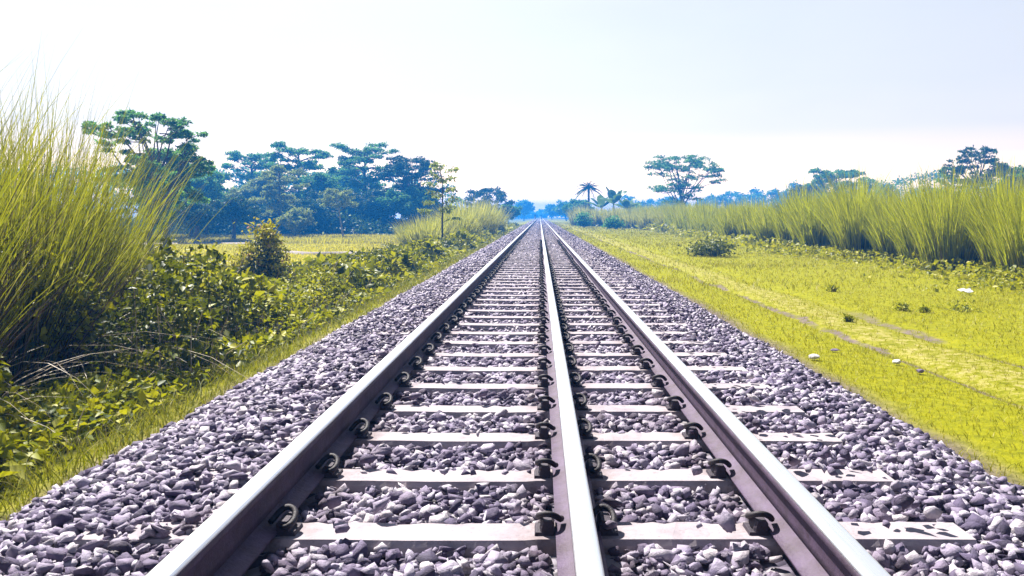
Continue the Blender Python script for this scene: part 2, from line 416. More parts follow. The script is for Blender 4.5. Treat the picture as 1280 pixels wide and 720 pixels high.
def sleeper_mesh(seed):
    r = np.random.default_rng(900 + seed)
    me = bpy.data.meshes.new('sleeper'); bm = bmesh.new()
    # top is slightly dished between the rail seats; trapezoid section with eased arrises
    stations = [(SX0, 0.0), (-1.30, 0.0), (-0.70, 0.0), (-0.45, -0.004), (-0.05, -0.004), (0.0, 0.0), (0.95, 0.0), (1.2, 0.0), (SX1, -0.002)]
    prof = [(-0.125, -0.20), (-0.09, -0.018), (-0.078, 0.0), (0.078, 0.0), (0.09, -0.018), (0.125, -0.20)]
    xx = np.linspace(SX0, SX1, 75); dd = np.interp(xx, [a for a, b in stations], [b for a, b in stations])
    rings = []
    for x, dz in zip(xx, dd):          # worn arrises: small chips along both top edges
        ca, cb = [0.012 * r.uniform(0.3, 1) if r.uniform() < 0.16 else r.uniform(0, 0.002) for _ in range(2)]
        prof = [(-0.125, -0.20), (-0.09 + ca, -0.018 - ca), (-0.078 + ca, 0.0 - 0.4 * ca), (0.078 - cb, 0.0 - 0.4 * cb), (0.09 - cb, -0.018 - cb), (0.125, -0.20)]
        rings.append([bm.verts.new((x, y, z + dz)) for y, z in prof])
    for a, b in zip(rings, rings[1:]):
        for j in range(6):
            k = (j + 1) % 6; bm.faces.new((a[j], b[j], b[k], a[k]))
    bm.faces.new(rings[0]); bm.faces.new(rings[-1][::-1])
    bmesh.ops.recalc_face_normals(bm, faces=bm.faces)
    bm.to_mesh(me); bm.free(); me.materials.append(M['concrete']); return me

def clip_mesh():
    # sprung bar clip: leg in the housing, loop curling back and over, toe pressing on the rail foot (+x is towards the rail)
    ctrl = [(-0.012, -0.055, 0.030), (-0.012, 0.0, 0.030), (-0.014, 0.045, 0.031), (-0.035, 0.068, 0.036), (-0.062, 0.058, 0.046), (-0.074, 0.02, 0.062),
            (-0.066, -0.022, 0.086), (-0.036, -0.046, 0.104), (0.0, -0.05, 0.102), (0.03, -0.036, 0.082), (0.048, -0.012, 0.058), (0.058, 0.022, 0.047)]
    c = np.array(ctrl); P = []
    for i in range(len(c) - 1):
        p0, p1, p2, p3 = c[max(i - 1, 0)], c[i], c[i + 1], c[min(i + 2, len(c) - 1)]
        for t in (0, 0.33, 0.67):
            P.append(0.5 * ((2 * p1) + (p2 - p0) * t + (2 * p0 - 5 * p1 + 4 * p2 - p3) * t * t + (3 * p1 - p0 - 3 * p2 + p3) * t ** 3))
    P.append(c[-1])
    P = np.array(P) * np.array([0.6, 0.7, 0.56]) + np.array([0.004, 0, 0.008])
    mb = MB(); tube(mb, P, 0.0105, 8); return mb.mesh('clip', M['clip'], True)

def shoulder_mesh():
    bm = bmesh.new()
    prof = [(-0.034, -0.01), (-0.034, 0.022), (-0.026, 0.046), (0.004, 0.048), (0.014, 0.036), (0.014, -0.01)]
    rings = [[bm.verts.new((x * s, y, z)) for x, z in prof] for y, s in ((-0.045, 0.85), (-0.036, 1), (0.036, 1), (0.045, 0.85))]
    for a, b in zip(rings, rings[1:]):
        for j in range(6):
            k = (j + 1) % 6; bm.faces.new((a[j], a[k], b[k], b[j]))
    bm.faces.new(rings[0][::-1]); bm.faces.new(rings[-1])
    for dy in (0,):                                   # base flange on the concrete
        vs = [bm.verts.new(p) for p in ((-0.055, -0.05, -0.01), (0.012, -0.05, -0.01), (0.012, 0.05, -0.01), (-0.055, 0.05, -0.01),
                                        (-0.05, -0.045, 0.009), (0.012, -0.045, 0.009), (0.012, 0.045, 0.009), (-0.05, 0.045, 0.009))]
        for f in ((0, 3, 2, 1), (4, 5, 6, 7), (0, 1, 5, 4), (1, 2, 6, 5), (2, 3, 7, 6), (3, 0, 4, 7)): bm.faces.new([vs[i] for i in f])
    bmesh.ops.recalc_face_normals(bm, faces=bm.faces)
    me = bpy.data.meshes.new('shoulder'); bm.to_mesh(me); bm.free(); me.materials.append(M['shoulder']); return me

SMS = [sleeper_mesh(k) for k in range(6)]; SM = SMS[0]; CM, HM = clip_mesh(), shoulder_mesh()
proto = bpy.data.objects.new('sleeper', SM); COL.objects.link(proto)
for rx in RAILS:
    for s in (-1, 1):
        sh = bpy.data.objects.new('shoulder', HM); COL.objects.link(sh); sh.parent = proto
        sh.location = (rx + s * 0.088, 0, 0.001); sh.rotation_euler = (0, 0, math.pi if s > 0 else 0)
        cl = bpy.data.objects.new('clip', CM); COL.objects.link(cl); cl.parent = sh
ORD = ['second', 'third', 'fourth', 'fifth', 'sixth', 'seventh', 'eighth', 'ninth', 'tenth', 'eleventh', 'twelfth', 'thirteenth', 'fourteenth', 'fifteenth',
       'sixteenth', 'seventeenth', 'eighteenth', 'nineteenth', 'twentieth']
for i in range(300):
    if i == 0:
        o = proto
    else:
        o = proto.copy(); o.data = SMS[i % 6]; COL.objects.link(o)
        if i < 55:
            for ch in proto.children:
                c = ch.copy(); COL.objects.link(c); c.parent = o
                for g in ch.children:
                    d = g.copy(); COL.objects.link(d); d.parent = c
    o.location = (random.uniform(-0.012, 0.012), Y0 + SP * i + random.uniform(-0.012, 0.012), 0)
    o.rotation_euler = (0, 0, random.uniform(-0.006, 0.006))
    if i == 0: lab = 'broad pale concrete sleeper lowest in the photo, closest to the viewer'
    elif i <= 19: lab = ORD[i - 1] + ' pale concrete sleeper counted up from the bottom of the photo'
    else: lab = 'distant pale concrete sleeper, one of the thin bars merging towards the vanishing point'
    tag(o, lab, 'railway sleeper', GS)

RY0, RY1 = -2.5, 780
def extrude(prof, closed=True):
    mb = MB(); ysn = np.concatenate([np.arange(RY0, 60, 2.5), np.linspace(60, RY1, 12)]); n = len(prof)
    v = [(x, y, z) for y in ysn for x, z in prof]
    q = []
    for k in range(len(ysn) - 1):
        for j in range(n if closed else n - 1):
            a = (j + 1) % n; q.append((k * n + j, k * n + a, (k + 1) * n + a, (k + 1) * n + j))
    t = []
    if closed:
        for j in range(1, n - 1): t.append((0, j, j + 1))
    mb.add(v, q, t); return mb
def arc(cx, cz, r, a0, a1, n=5):
    return [(cx + r * math.cos(R(a0 + (a1 - a0) * i / (n - 1))), cz + r * math.sin(R(a0 + (a1 - a0) * i / (n - 1)))) for i in range(n)]
ZT = 0.172
foot = [(0.075, 0.004), (0.075, 0.014), (0.03, 0.024), (0.014, 0.034), (-0.014, 0.034), (-0.03, 0.024), (-0.075, 0.014), (-0.075, 0.004)]
web = [(0.0135, 0.033), (0.0085, 0.055), (0.0085, 0.105), (0.014, 0.124), (0.0335, 0.134), (0.0355, 0.138), (0.0365, 0.160),
       (-0.0365, 0.160), (-0.0355, 0.138), (-0.0335, 0.134), (-0.014, 0.124), (-0.0085, 0.105), (-0.0085, 0.055), (-0.0135, 0.033)]
head = [(0.0367, 0.1605)] + arc(0.0247, 0.1605, 0.012, 0, 80, 6)[1:] + [(0.012, ZT + 0.0012), (-0.012, ZT + 0.0012)] + arc(-0.0247, 0.1605, 0.012, 100, 180, 6)[:-1] + [(-0.0367, 0.1605)]
RL = ['steel rail with polished top on the outer side beside the tall roadside thicket',
      'steel rail with polished top running in the middle between the two outer rails',
      'steel rail with polished top and sunlit purple side, beside the yellow grass track']
for rx, lab in zip(RAILS, RL):
    t = thing('rail', lab, 'rail', (rx, 0, 0), 'rails of the three rail track')
    extrude(foot).build('rail_foot', M['rail_foot'], t)
    extrude(web).build('rail_web', M['rail_side'], t)
    extrude(head).build('rail_head', M['rail_top'], t, smooth=True)

# ------------------------------------------------------------------ ballast stones (stuff)
def stone_variants(n, pts):
    out = []
    for _ in range(n):
        bm = bmesh.new()
        p = unit(rng.normal(size=(pts, 3))) * rng.uniform(0.8, 1.1, (pts, 1)) * np.array([1.0, rng.uniform(0.55, 0.9), rng.uniform(0.38, 0.68)])
        for c in p: bm.verts.new(c)
        r = bmesh.ops.convex_hull(bm, input=bm.verts)
        bmesh.ops.delete(bm, geom=[v for v in bm.verts if not v.link_faces], context='VERTS')
        bmesh.ops.triangulate(bm, faces=bm.faces)
        bm.verts.index_update()
        out.append((np.array([v.co[:] for v in bm.verts]), np.array([[v.index for v in f.verts] for f in bm.faces])))
        bm.free()
    return out

def rot_mats(n, tilt=0.5):
    a = rng.uniform(0, 2 * np.pi, n); b = rng.normal(0, tilt, n); c = rng.normal(0, tilt, n)
    ca, sa, cb, sb, cc, sc = np.cos(a), np.sin(a), np.cos(b), np.sin(b), np.cos(c), np.sin(c)
    z = np.zeros(n); o = np.ones(n)
    Rz = np.stack([ca, -sa, z, sa, ca, z, z, z, o], 1).reshape(-1, 3, 3)
    Rx = np.stack([o, z, z, z, cb, -sb, z, sb, cb], 1).reshape(-1, 3, 3)
    Ry = np.stack([cc, z, sc, z, o, z, -sc, z, cc], 1).reshape(-1, 3, 3)
    return Rz @ Rx @ Ry

def scatter_stones(mb, x, y, size, variants, lift=0.0):
    z = bed_z(x) + 0.006 * fbm(x, y, 8, 5) + size * rng.uniform(-0.1, 0.55, len(x)) + lift
    which = rng.integers(0, len(variants), len(x)); Rm = rot_mats(len(x), 0.42)
    for k, (v, f) in enumerate(variants):
        s = which == k; m = s.sum()
        if not m: continue
        V = np.einsum('nij,vj->nvi', Rm[s], v) * size[s][:, None, None] + np.stack([x[s], y[s], z[s]], 1)[:, None, :]
        F = f[None] + (np.arange(m) * len(v))[:, None, None]
        mb.add(V, None, F)

def stone_field(y0, y1, dens, smin, smax, variants, mb):
    n = int((y1 - y0) * 4.9 * dens)
    x = rng.uniform(-2.45, 2.45, n) + rng.normal(0, 0.06, n); y = rng.uniform(y0, y1, n)
    size = rng.uniform(smin, smax, n) * rng.choice([0.5, 0.75, 1.0, 1.0, 1.15, 1.4], n)
    frac = ((y - Y0) / SP + 0.5) % 1 - 0.5
    on_sl = np.abs(frac * SP) < np.interp(y, [3, 7, 12], [0.094, 0.102, 0.115]) + 0.4 * size * rng.uniform(-0.4, 1.0, n)
    inside = (x > SX0 - 0.02) & (x < SX1 + 0.02)
    left_out = x < -0.95
    # sleepers stay bare between the rails and on the sunny shoulder, mostly buried on the thicket side
    p_keep = np.where(left_out, 0.72, np.where(x > 0.86, 0.12, 0.0))
    keep = ~(on_sl & inside) | (rng.uniform(size=n) < p_keep)
    for rx in RAILS:
        keep &= np.abs(x - rx) > 0.085 + size * 0.35
        clipz = (np.abs(frac * SP) < 0.075) & (np.abs(x - rx) < 0.19); keep &= ~clipz
    keep &= (np.abs(x) < 2.3 + 0.14 * fbm(x * 0 + np.sign(x) * 9, y, 2.1, 11))
    x, y, size = x[keep], y[keep], size[keep]
    onl = (np.abs((((y - Y0) / SP + 0.5) % 1 - 0.5) * SP) < 0.1) & (x > SX0) & (x < SX1)
    scatter_stones(mb, x, y, size, variants, np.where(onl, 0.02, 0.0) + np.where(onl & (x > -0.9), 0.055, 0))
SV = stone_variants(48, 11); SV2 = stone_variants(16, 8)
mb = MB()
stone_field(1.7, 7.5, 1400, 0.022, 0.038, SV, mb)
stone_field(7.5, 16, 560, 0.024, 0.038, SV2, mb)
stone_field(16, 45, 210, 0.028, 0.046, SV2, mb)
stone_field(45, 90, 60, 0.04, 0.065, SV2, mb)
stone_field(90, 170, 22, 0.06, 0.10, SV2, mb)
# strays spilled on the grass edge
tag(mb.build('ballast_gravel', M['stone']), 'angular purple grey ballast stones heaped round the sleepers', 'ballast', kind='stuff')

# ------------------------------------------------------------------ grass: turf on the path side
def clipxy(n, x0, x1, y0, y1): return rng.uniform(x0, x1, n), rng.uniform(y0, y1, n)
def rut(x, y):
    a = np.abs(x - (3.65 + 0.06 * np.sin(y * 0.35) + 0.04 * np.sin(y * 0.9 + 1))) < 0.1
    b = np.abs(x - (4.66 + 0.06 * np.sin(y * 0.35) + 0.04 * np.sin(y * 0.9 + 1))) < 0.12
    br = fbm(x * 0.3, y, 1.3, 21) > -0.25
    return (a | b) & br
mb = MB()
for (y0, y1, x1, dens, hh, ww) in ((3.6, 9, 7.2, 950, 0.045, 0.007), (9, 16, 12, 380, 0.06, 0.011), (16, 32, 12, 110, 0.09, 0.02), (32, 75, 14, 26, 0.13, 0.04), (75, 180, 16, 6, 0.18, 0.09)):
    n = int((y1 - y0) * (x1 - 2.2) * dens)
    x, y = clipxy(n, 2.2, x1, y0, y1)
    edge = 2.45 + 0.16 * fbm(x * 0 + 9, y, 2.1, 11)
    lane = np.exp(-((x - 4.1) / 0.45) ** 2)
    k = (x > edge + rng.normal(0, 0.07, n)) & (~rut(x, y) | (rng.uniform(size=n) < 0.3)) & (rng.uniform(size=n) > 0.55 * lane)
    k &= (rng.uniform(size=n) < 0.75 + 0.4 * fbm(x, y, 1.7, 30))
    x, y = x[k], y[k]; n = len(x)
    blades(mb, np.stack([x, y, terrain(x, y) - 0.005], 1), hh * rng.uniform(0.5, 1.3, n) * (1 + 0.35 * fbm(x, y, 0.9, 8)), rng.uniform(0.2, 1.1, n), rng.uniform(0, 6.28, n), ww * rng.uniform(0.7, 1.3, n), 2, 0.2)
tag(mb.build('grass', M['turf']), 'short sunlit yellow green turf beside the ballast', 'grass', kind='stuff')

# verge on the thicket side
mb = MB()
for (y0, y1, dens, hh, ww) in ((3.0, 9, 1000, 0.13, 0.008), (9, 18, 420, 0.12, 0.012), (18, 40, 120, 0.14, 0.025), (40, 130, 26, 0.2, 0.06)):
    n = int((y1 - y0) * 1.5 * dens)
    x, y = clipxy(n, -3.8, -2.3, y0, y1)
    edge = -2.42 - 0.16 * fbm(x * 0 - 9, y, 2.1, 11)
    k = (x < edge + rng.normal(0, 0.06, n)) & (x > -3.3 + 0.35 * fbm(x * 0, y, 0.8, 41) + rng.normal(0, 0.2, n))
    x, y = x[k], y[k]; n = len(x)
    blades(mb, np.stack([x, y, terrain(x, y) - 0.01], 1), hh * rng.uniform(0.4, 1.5, n) * (1 + 0.4 * fbm(x, y, 1.5, 8)), rng.uniform(0.2, 1.0, n), rng.uniform(0, 6.28, n), ww * rng.uniform(0.7, 1.3, n), 3, 0.3)
tag(mb.build('verge_grass', M['verge']), 'ragged green grass fringing the ballast below the weedy bank', 'grass', kind='stuff')

# field crop
mb = MB()
for (y0, y1, x0, x1, dens, hh, ww) in ((20, 44, -26, -7.5, 45, 0.16, 0.05), (44, 60, -36, -7.5, 36, 0.2, 0.06), (61.5, 78, -46, -7, 60, 0.5, 0.08)):
    n = int((y1 - y0) * (x1 - x0) * dens); x, y = clipxy(n, x0, x1, y0, y1)
    k = x > -0.75 * y - 2; x, y = x[k], y[k]; n = len(x)
    blades(mb, np.stack([x, y, terrain(x, y) - 0.02], 1), hh * rng.uniform(0.6, 1.25, n), rng.uniform(0.1, 0.7, n), rng.uniform(0, 6.28, n), ww * rng.uniform(0.7, 1.3, n), 2, 0.2)
tag(mb.build('rice_crop', M['crop']), 'bright yellow green rice crop in the field before the trees', 'crop', kind='stuff')

# ------------------------------------------------------------------ weedy bank (stuff)
def mound(x, y):
    t = np.clip((-x - 2.85) / 0.9, 0, 1); t = t * t * (3 - 2 * t)
    b = np.clip((7.6 + x) / 1.6, 0, 1)
    amp = np.interp(y, [2, 4, 6, 8, 11, 14, 30, 60, 90], [0.8, 1.3, 1.65, 1.35, 0.95, 0.62, 0.75, 0.7, 0.5])
    d2 = (x[..., None] - HX) ** 2 + ((y[..., None] - HY) * 0.9) ** 2
    hm = HH * np.sqrt(np.clip(1 - d2 / HR ** 2, 0, 1))
    k = hm.argmax(-1); hm = hm.max(-1)
    return t * b * amp * (0.10 + hm * (0.9 + 0.2 * fbm(x, y, 4.0, 53))), k
hr = np.random.default_rng(55)
n1, n2 = 84, 110
HX = np.concatenate([hr.uniform(-6.8, -3.15, n1), hr.uniform(-7.0, -3.2, n2)]); HY = np.concatenate([hr.uniform(3, 21, n1), 21 + 100 * hr.uniform(0, 1, n2) ** 1.6])
HR = np.concatenate([hr.uniform(0.35, 0.8, n1), hr.uniform(0.6, 1.1, n2)]); HH = np.concatenate([hr.uniform(0.45, 1.2, n1), hr.uniform(0.5, 1.15, n2)])
HK = hr.uniform(0, 1, n1 + n2); HL = hr.choice([0.85, 1.1, 1.4, 1.9], n1 + n2)   # each hummock has its own kind of leaf
mb = MB(); md = MB(); st = MB()
for (y0, y1, dens, L) in ((3.2, 8, 1250, 0.058), (8, 15, 700, 0.075), (15, 30, 240, 0.115), (30, 60, 80, 0.2), (60, 120, 18, 0.4)):
    n = int((y1 - y0) * 4.6 * dens); x, y = clipxy(n, -7.4, -2.8, y0, y1)
    keep = (-x - 2.85) > rng.uniform(-0.05, 0.6, n); x, y = x[keep], y[keep]; n = len(x)
    m_, kk = mound(x, y); u = rng.uniform(0, 1, n) ** 0.35
    p = np.stack([x, y, terrain(x, y) + m_ * u + rng.uniform(0, 0.10, n) + 0.02], 1)
    sz = L * rng.uniform(0.6, 1.35, n) * HL[kk]
    dk = HK[kk] + rng.normal(0, 0.12, n) < np.interp(y, [7, 12], [0.5, 0.25])  # more dark leaves close by, putting the thicket's shade into the colour
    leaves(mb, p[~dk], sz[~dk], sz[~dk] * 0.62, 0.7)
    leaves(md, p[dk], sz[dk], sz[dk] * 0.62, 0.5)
for _ in range(380):
    y = rng.uniform(3.5, 16); x = rng.uniform(-6.5, -3.0); z = float(terrain(x, y)); h = float(mound(np.array([x]), np.array([y]))[0][0]) + rng.uniform(0.0, 0.25)
    a = rng.uniform(0, 6.28); l = rng.uniform(0.05, 0.3)
    tube(st, [(x, y, z), (x + l * 0.3 * math.cos(a), y + l * 0.3 * math.sin(a), z + h * 0.6), (x + l * math.cos(a), y + l * math.sin(a), z + h)], [0.006, 0.005, 0.003], 4, False)
tag(mb.build('undergrowth', M['weed']), 'sprawling leafy creepers and weeds covering the bank', 'undergrowth', kind='stuff')
tag(md.build('undergrowth', M['weed_dark']), 'dark leafy weeds with shade put into their colour among the creepers on the bank', 'undergrowth', kind='stuff')
tag(st.build('undergrowth', M['dry']), 'thin weed stems standing up through the creepers on the bank', 'undergrowth', kind='stuff')

# dark scrub added as a band of shade under the trees behind the field
mb = MB()
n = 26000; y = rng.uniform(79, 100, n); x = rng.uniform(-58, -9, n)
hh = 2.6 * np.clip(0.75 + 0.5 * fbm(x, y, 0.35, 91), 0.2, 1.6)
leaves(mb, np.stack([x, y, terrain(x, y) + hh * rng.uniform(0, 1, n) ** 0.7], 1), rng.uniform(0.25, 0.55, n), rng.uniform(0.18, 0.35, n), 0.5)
tag(mb.build('undergrowth', M['tree_dark']), 'dark scrub added as a band of shade at the foot of the trees behind the field', 'undergrowth', kind='stuff')

# low weeds along the foot of the tall stand
mb = MB()
for (y0, y1, dens, L, h) in ((8, 18, 260, 0.10, 0.20), (18, 32, 140, 0.13, 0.22), (32, 70, 40, 0.22, 0.3), (70, 170, 9, 0.5, 0.5)):
    n = int((y1 - y0) * 5 * dens); x, y = clipxy(n, 7.0, 12.0, y0, y1)
    off = np.interp(y, [8, 20, 42, 64, 147, 200], [-0.2, 0.0, -0.6, 0.6, 2.8, 3.5])
    d = (x - 9.2 - off) + 0.7 * fbm(x, y, 0.7, 61)
    k = rng.uniform(size=n) < np.clip(d / 1.4 + 0.15, 0.02, 1) * np.clip(0.6 + 0.8 * fbm(x, y, 1.4, 62), 0.05, 1)
    x, y, d = x[k], y[k], d[k]; n = len(x)
    p = np.stack([x + off[k] * 0, y, terrain(x, y) + rng.uniform(0, 1, n) ** 0.7 * h * np.clip(0.35 + d, 0.3, 1.5)], 1)
    sz = L * rng.uniform(0.6, 1.3, n); leaves(mb, p, sz, sz * 0.7, 0.8)
tag(mb.build('undergrowth', M['weed_right']), 'low yellow leafy weeds along the foot of the tall grass stand', 'undergrowth', kind='stuff')

# ------------------------------------------------------------------ tall grass
def U(u, d): return (u - 675) * d / 1038
def ztop(v, d): return 1.07 + (270 - v) * d / 1038

def tussock(mb, cx, cy, z, h, n, r0, spread, w, segs=5, wild=0.08, ell=1.0, lean_bias=(0, 0)):
    a = rng.uniform(0, 6.28, n); rr = r0 * np.sqrt(rng.uniform(0, 1, n))
    x = cx + rr * np.cos(a) * ell; y = cy + rr * np.sin(a)
    hh = h * rng.uniform(0.55, 1.08, n) * (1 - 0.3 * (rr / r0) ** 2)
    le = spread * (0.25 + 0.9 * rr / r0) * rng.uniform(0.4, 1.3, n)
    vx = np.cos(a) * le + lean_bias[0]; vy = np.sin(a) * le + lean_bias[1]
    vx += rng.normal(0, wild, n); vy += rng.normal(0, wild, n)
    le2 = np.hypot(vx, vy); an = np.arctan2(vy, vx)
    base = np.stack([x, y, np.full(n, z)], 1)
    blades(mb, base, hh, le2, an, w * rng.uniform(0.6, 1.3, n), segs, rng.uniform(0.02, 0.22, n))

GC = 'clumps of tall grass fronting the stand beside the path'
cl_spec = []
yy = 15.2
while yy < 46:
    cl_spec.append((yy, 11.35 + 0.25 * math.sin(yy * 1.9) - (0.012 * (yy - 15))))
    yy += 1.5 + 0.02 * yy * random.uniform(0.6, 1.3)
clab = ['broad tall grass clump cut by the frame edge, its base darkest', 'fan shaped tall grass clump with bare dark stems above the white paper scrap']
OR2 = ['third', 'fourth', 'fifth', 'sixth', 'seventh', 'eighth', 'ninth', 'tenth', 'eleventh', 'twelfth', 'thirteenth', 'fourteenth', 'fifteenth', 'sixteenth', 'seventeenth', 'eighteenth', 'nineteenth', 'twentieth', 'next to farthest', 'farthest']
for i, (y, x) in enumerate(cl_spec):
    h = 3.1 * random.uniform(0.74, 1.16) * np.interp(y, [15, 20, 30, 42, 48], [1.14, 1.12, 1.06, 0.95, 0.85]); z = float(terrain(x, y))
    mb = MB(); n = int(np.interp(y, [14, 25, 46], [900, 520, 330])); w = np.interp(y, [14, 25, 46], [0.016, 0.026, 0.045])
    r_ = random.uniform(0.42, 0.66)
    tussock(mb, 0, 0, 0, h, int(n * 1.6), r_, random.uniform(0.26, 0.42), w * 1.1, 5, wild=0.12, lean_bias=(-0.03, 0))
    lab = clab[i] if i < 2 else OR2[min(i - 2, 19)] + ' tall yellow green clump of the stand, counted away from the frame edge'
    o = mb.build('grass_clump', M['tall'], loc=(x, y, z)); tag(o, lab, 'tall grass', GC)
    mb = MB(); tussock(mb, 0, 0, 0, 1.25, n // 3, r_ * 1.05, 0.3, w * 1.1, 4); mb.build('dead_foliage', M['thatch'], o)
# mass behind
mb = MB(); pl = MB(); th = MB()
for y in np.arange(13, 170, 1.0):
    wf = np.interp(y, [13, 30, 60, 170], [0.016, 0.03, 0.06, 0.15]); nb = int(np.interp(y, [13, 30, 60, 170], [420, 230, 120, 45]))
    x0 = np.interp(y, [13, 42, 46, 64, 147, 170], [12.9, 12.6, 11.6, 12.2, 15.0, 15.6])
    for k in range(5):
        x = x0 + k * 1.05 + rng.uniform(-0.4, 0.4); yj = y + rng.uniform(-0.5, 0.5)
        hh = 2.95 * (1 + 0.22 * fbm(np.array([x]), np.array([yj]), 0.9, 71)[0]) * rng.uniform(0.92, 1.08) * np.interp(y, [15, 42, 50, 60, 170], [1.1, 0.96, 0.76, 1.0, 1.3])
        tussock(mb, x, yj, float(terrain(x, yj)), hh, nb if k < 2 else nb // 2, 0.6, 0.26, wf, 4, lean_bias=(-0.04, 0))
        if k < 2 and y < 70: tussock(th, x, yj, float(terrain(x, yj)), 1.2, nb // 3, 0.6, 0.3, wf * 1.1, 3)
    if y < 40:
        for k in range(5):
            x = x0 + rng.uniform(0, 4); yj = y + rng.uniform(-0.5, 0.5); n = 2
            b = np.stack([np.full(n, x), np.full(n, yj), np.full(n, float(terrain(x, yj)) + 2.0)], 1) + rng.normal(0, 0.1, (n, 3))
            blades(pl, b, rng.uniform(0.7, 1.1, n), rng.uniform(0.05, 0.3, n), rng.uniform(0, 6.28, n), 0.02, 3, 0.1)
tag(mb.build('tall_grass', M['tall']), 'dense stand of tall yellow green grass behind the front clumps', 'tall grass', kind='stuff')
tag(th.build('tall_grass', M['thatch']), 'dark dead stems at the foot of the tall grass stand', 'dry grass', kind='stuff')
tag(pl.build('tall_grass', M['plume']), 'faint feathery grass plumes rising above the tall stand', 'tall grass', kind='stuff')

# thicket of tall grass by the viewer
mb = MB(); dr = MB(); pl = MB()
th = MB(); mk = MB()
for (x, y, h, n, r0) in ((-4.6, 5.6, 2.7, 700, 0.5), (-5.3, 6.6, 3.0, 900, 0.6), (-4.9, 7.4, 2.55, 650, 0.5), (-6.3, 7.6, 3.2, 900, 0.7), (-5.9, 8.8, 2.7, 800, 0.6), (-6.0, 10.2, 2.3, 500, 0.5),
                         (-6.9, 9.6, 2.9, 800, 0.7), (-7.6, 8.4, 3.2, 800, 0.8), (-7.0, 11.2, 2.3, 500, 0.6), (-8.2, 11.8, 2.7, 700, 0.8), (-8.9, 10.2, 3.2, 700, 0.8), (-7.0, 6.2, 3.2, 700, 0.7), (-5.7, 4.7, 2.6, 600, 0.5),
                         (-5.65, 9.6, 2.7, 750, 0.55), (-6.0, 11.2, 2.5, 700, 0.55), (-5.2, 8.4, 2.6, 700, 0.5)):
    tussock(th, x, y, float(terrain(x, y)), 1.9, int(n * 0.6), r0 * 1.15, 0.5, 0.02, 5)
    tussock(mb, x, y, float(terrain(x, y)), h * np.interp(y, [5, 7, 9], [1.22, 1.34, 1.46]), int(n * 1.0), r0, 0.32, 0.017, 7, wild=0.11, lean_bias=(0.0, -0.02))
    tussock(mk, x, y, float(terrain(x, y)), h * 1.05, int(n * 0.25), r0, 0.34, 0.017, 7, wild=0.15)
    m = int(n * 0.08); a = rng.uniform(0, 6.28, m)
    b = np.stack([x + 0.5 * np.cos(a), y + 0.5 * np.sin(a), np.full(m, float(terrain(x, y)))], 1)
    blades(dr, b, rng.uniform(0.8, 1.8, m), rng.uniform(0.7, 1.5, m), a + rng.normal(0, 0.5, m), 0.017, 8, rng.uniform(0.5, 1.0, m))
    m = 7; a = rng.uniform(0, 6.28, m)
    b = np.stack([x + 0.4 * np.cos(a), y + 0.4 * np.sin(a), np.full(m, float(terrain(x, y)) + h * 0.68)], 1)
    blades(pl, b, rng.uniform(0.6, 1.15, m), rng.uniform(0.05, 0.35, m), a, 0.012, 5, 0.1)
tag(mb.build('tall_grass', M['tall_left']), 'tall arching green grass thicket looming over the weedy bank', 'tall grass', kind='stuff')
tag(mk.build('tall_grass', M['thatch']), 'dark withered blades mixed through the tall grass thicket', 'dry grass', kind='stuff')
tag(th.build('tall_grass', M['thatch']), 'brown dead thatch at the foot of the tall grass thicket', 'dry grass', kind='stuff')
tag(dr.build('tall_grass', M['dry']), 'pale dead grass stalks arching out of the thicket', 'dry grass', kind='stuff')
tag(pl.build('tall_grass', M['plume']), 'fine flowering stems rising above the thicket against the sky', 'tall grass', kind='stuff')

# low rounded pale mounds where the stand runs on towards the palm
for (u, d, vt, r0, lab) in ((727, 124, 255, 1.8, 'farthest pale grass mound of the path side, below the lone palm'), (748, 116, 257, 1.8, 'pale grass mound just below the banana plants, nearer to the palm'),
                            (770, 108, 256, 1.7, 'pale grass mound below the shorter banana plant'), (792, 98, 259, 1.7, 'low pale grass mound beside the banana plants, towards the umbrella tree'),
                            (816, 89, 257, 1.6, 'pale grass mound between the banana plants and the umbrella tree'), (842, 80, 254, 1.6, 'pale grass mound directly below the umbrella tree'),
                            (868, 71, 252, 1.5, 'tall pale grass mound just past the umbrella tree trunk'), (893, 63, 257, 1.3, 'nearest pale grass mound by the dip at the end of the tall stand')):
    x = U(u, d); z = float(terrain(x, d)); h = (ztop(vt, d) - z) * 1.12
    mb = MB(); tussock(mb, 0, 0, 0, h, 1500, r0, 0.36, 0.0006 * d + 0.012, 5, wild=0.05, ell=0.9)
    tag(mb.build('grass_clump', M['pale_tall'], loc=(x, d, z)), lab, 'tall grass', 'rounded pale grass mounds on the path side')

# pale clumps farther along the bank
for (x, y, h, n, r0, lab) in ((-5.9, 43, 2.3, 1700, 1.2, 'low rounded pale tipped grass clump before the blue trees, left of the sapling'),
                              (-5.2, 50, 2.9, 1700, 1.3, 'pale feathery grass clump just behind the slender sapling'),
                              (-4.9, 58, 3.7, 1900, 1.6, 'highest pale feathery grass clump on the bank with grey stems showing'),
                              (-4.7, 70, 3.6, 1500, 1.5, 'farthest pale feathery grass clump on the bank by the dark hedge trees')):
    mb = MB(); tussock(mb, 0, 0, 0, h, n, r0, 0.4, 0.045, 5)
    tag(mb.build('grass_clump', M['pale_tall'], loc=(x, y, float(terrain(x, y)))), lab, 'tall grass', 'pale grass clumps along the bank')

# ------------------------------------------------------------------ trees
def puff_points(c, rad, n, r):
    d = unit(r.normal(size=(n, 3))); d[:, 2] = np.where(d[:, 2] < -0.3, -d[:, 2] * 0.5, d[:, 2])
    return c + d * np.asarray(rad) * (r.uniform(0.25, 1.0, n) ** 0.5)[:, None]

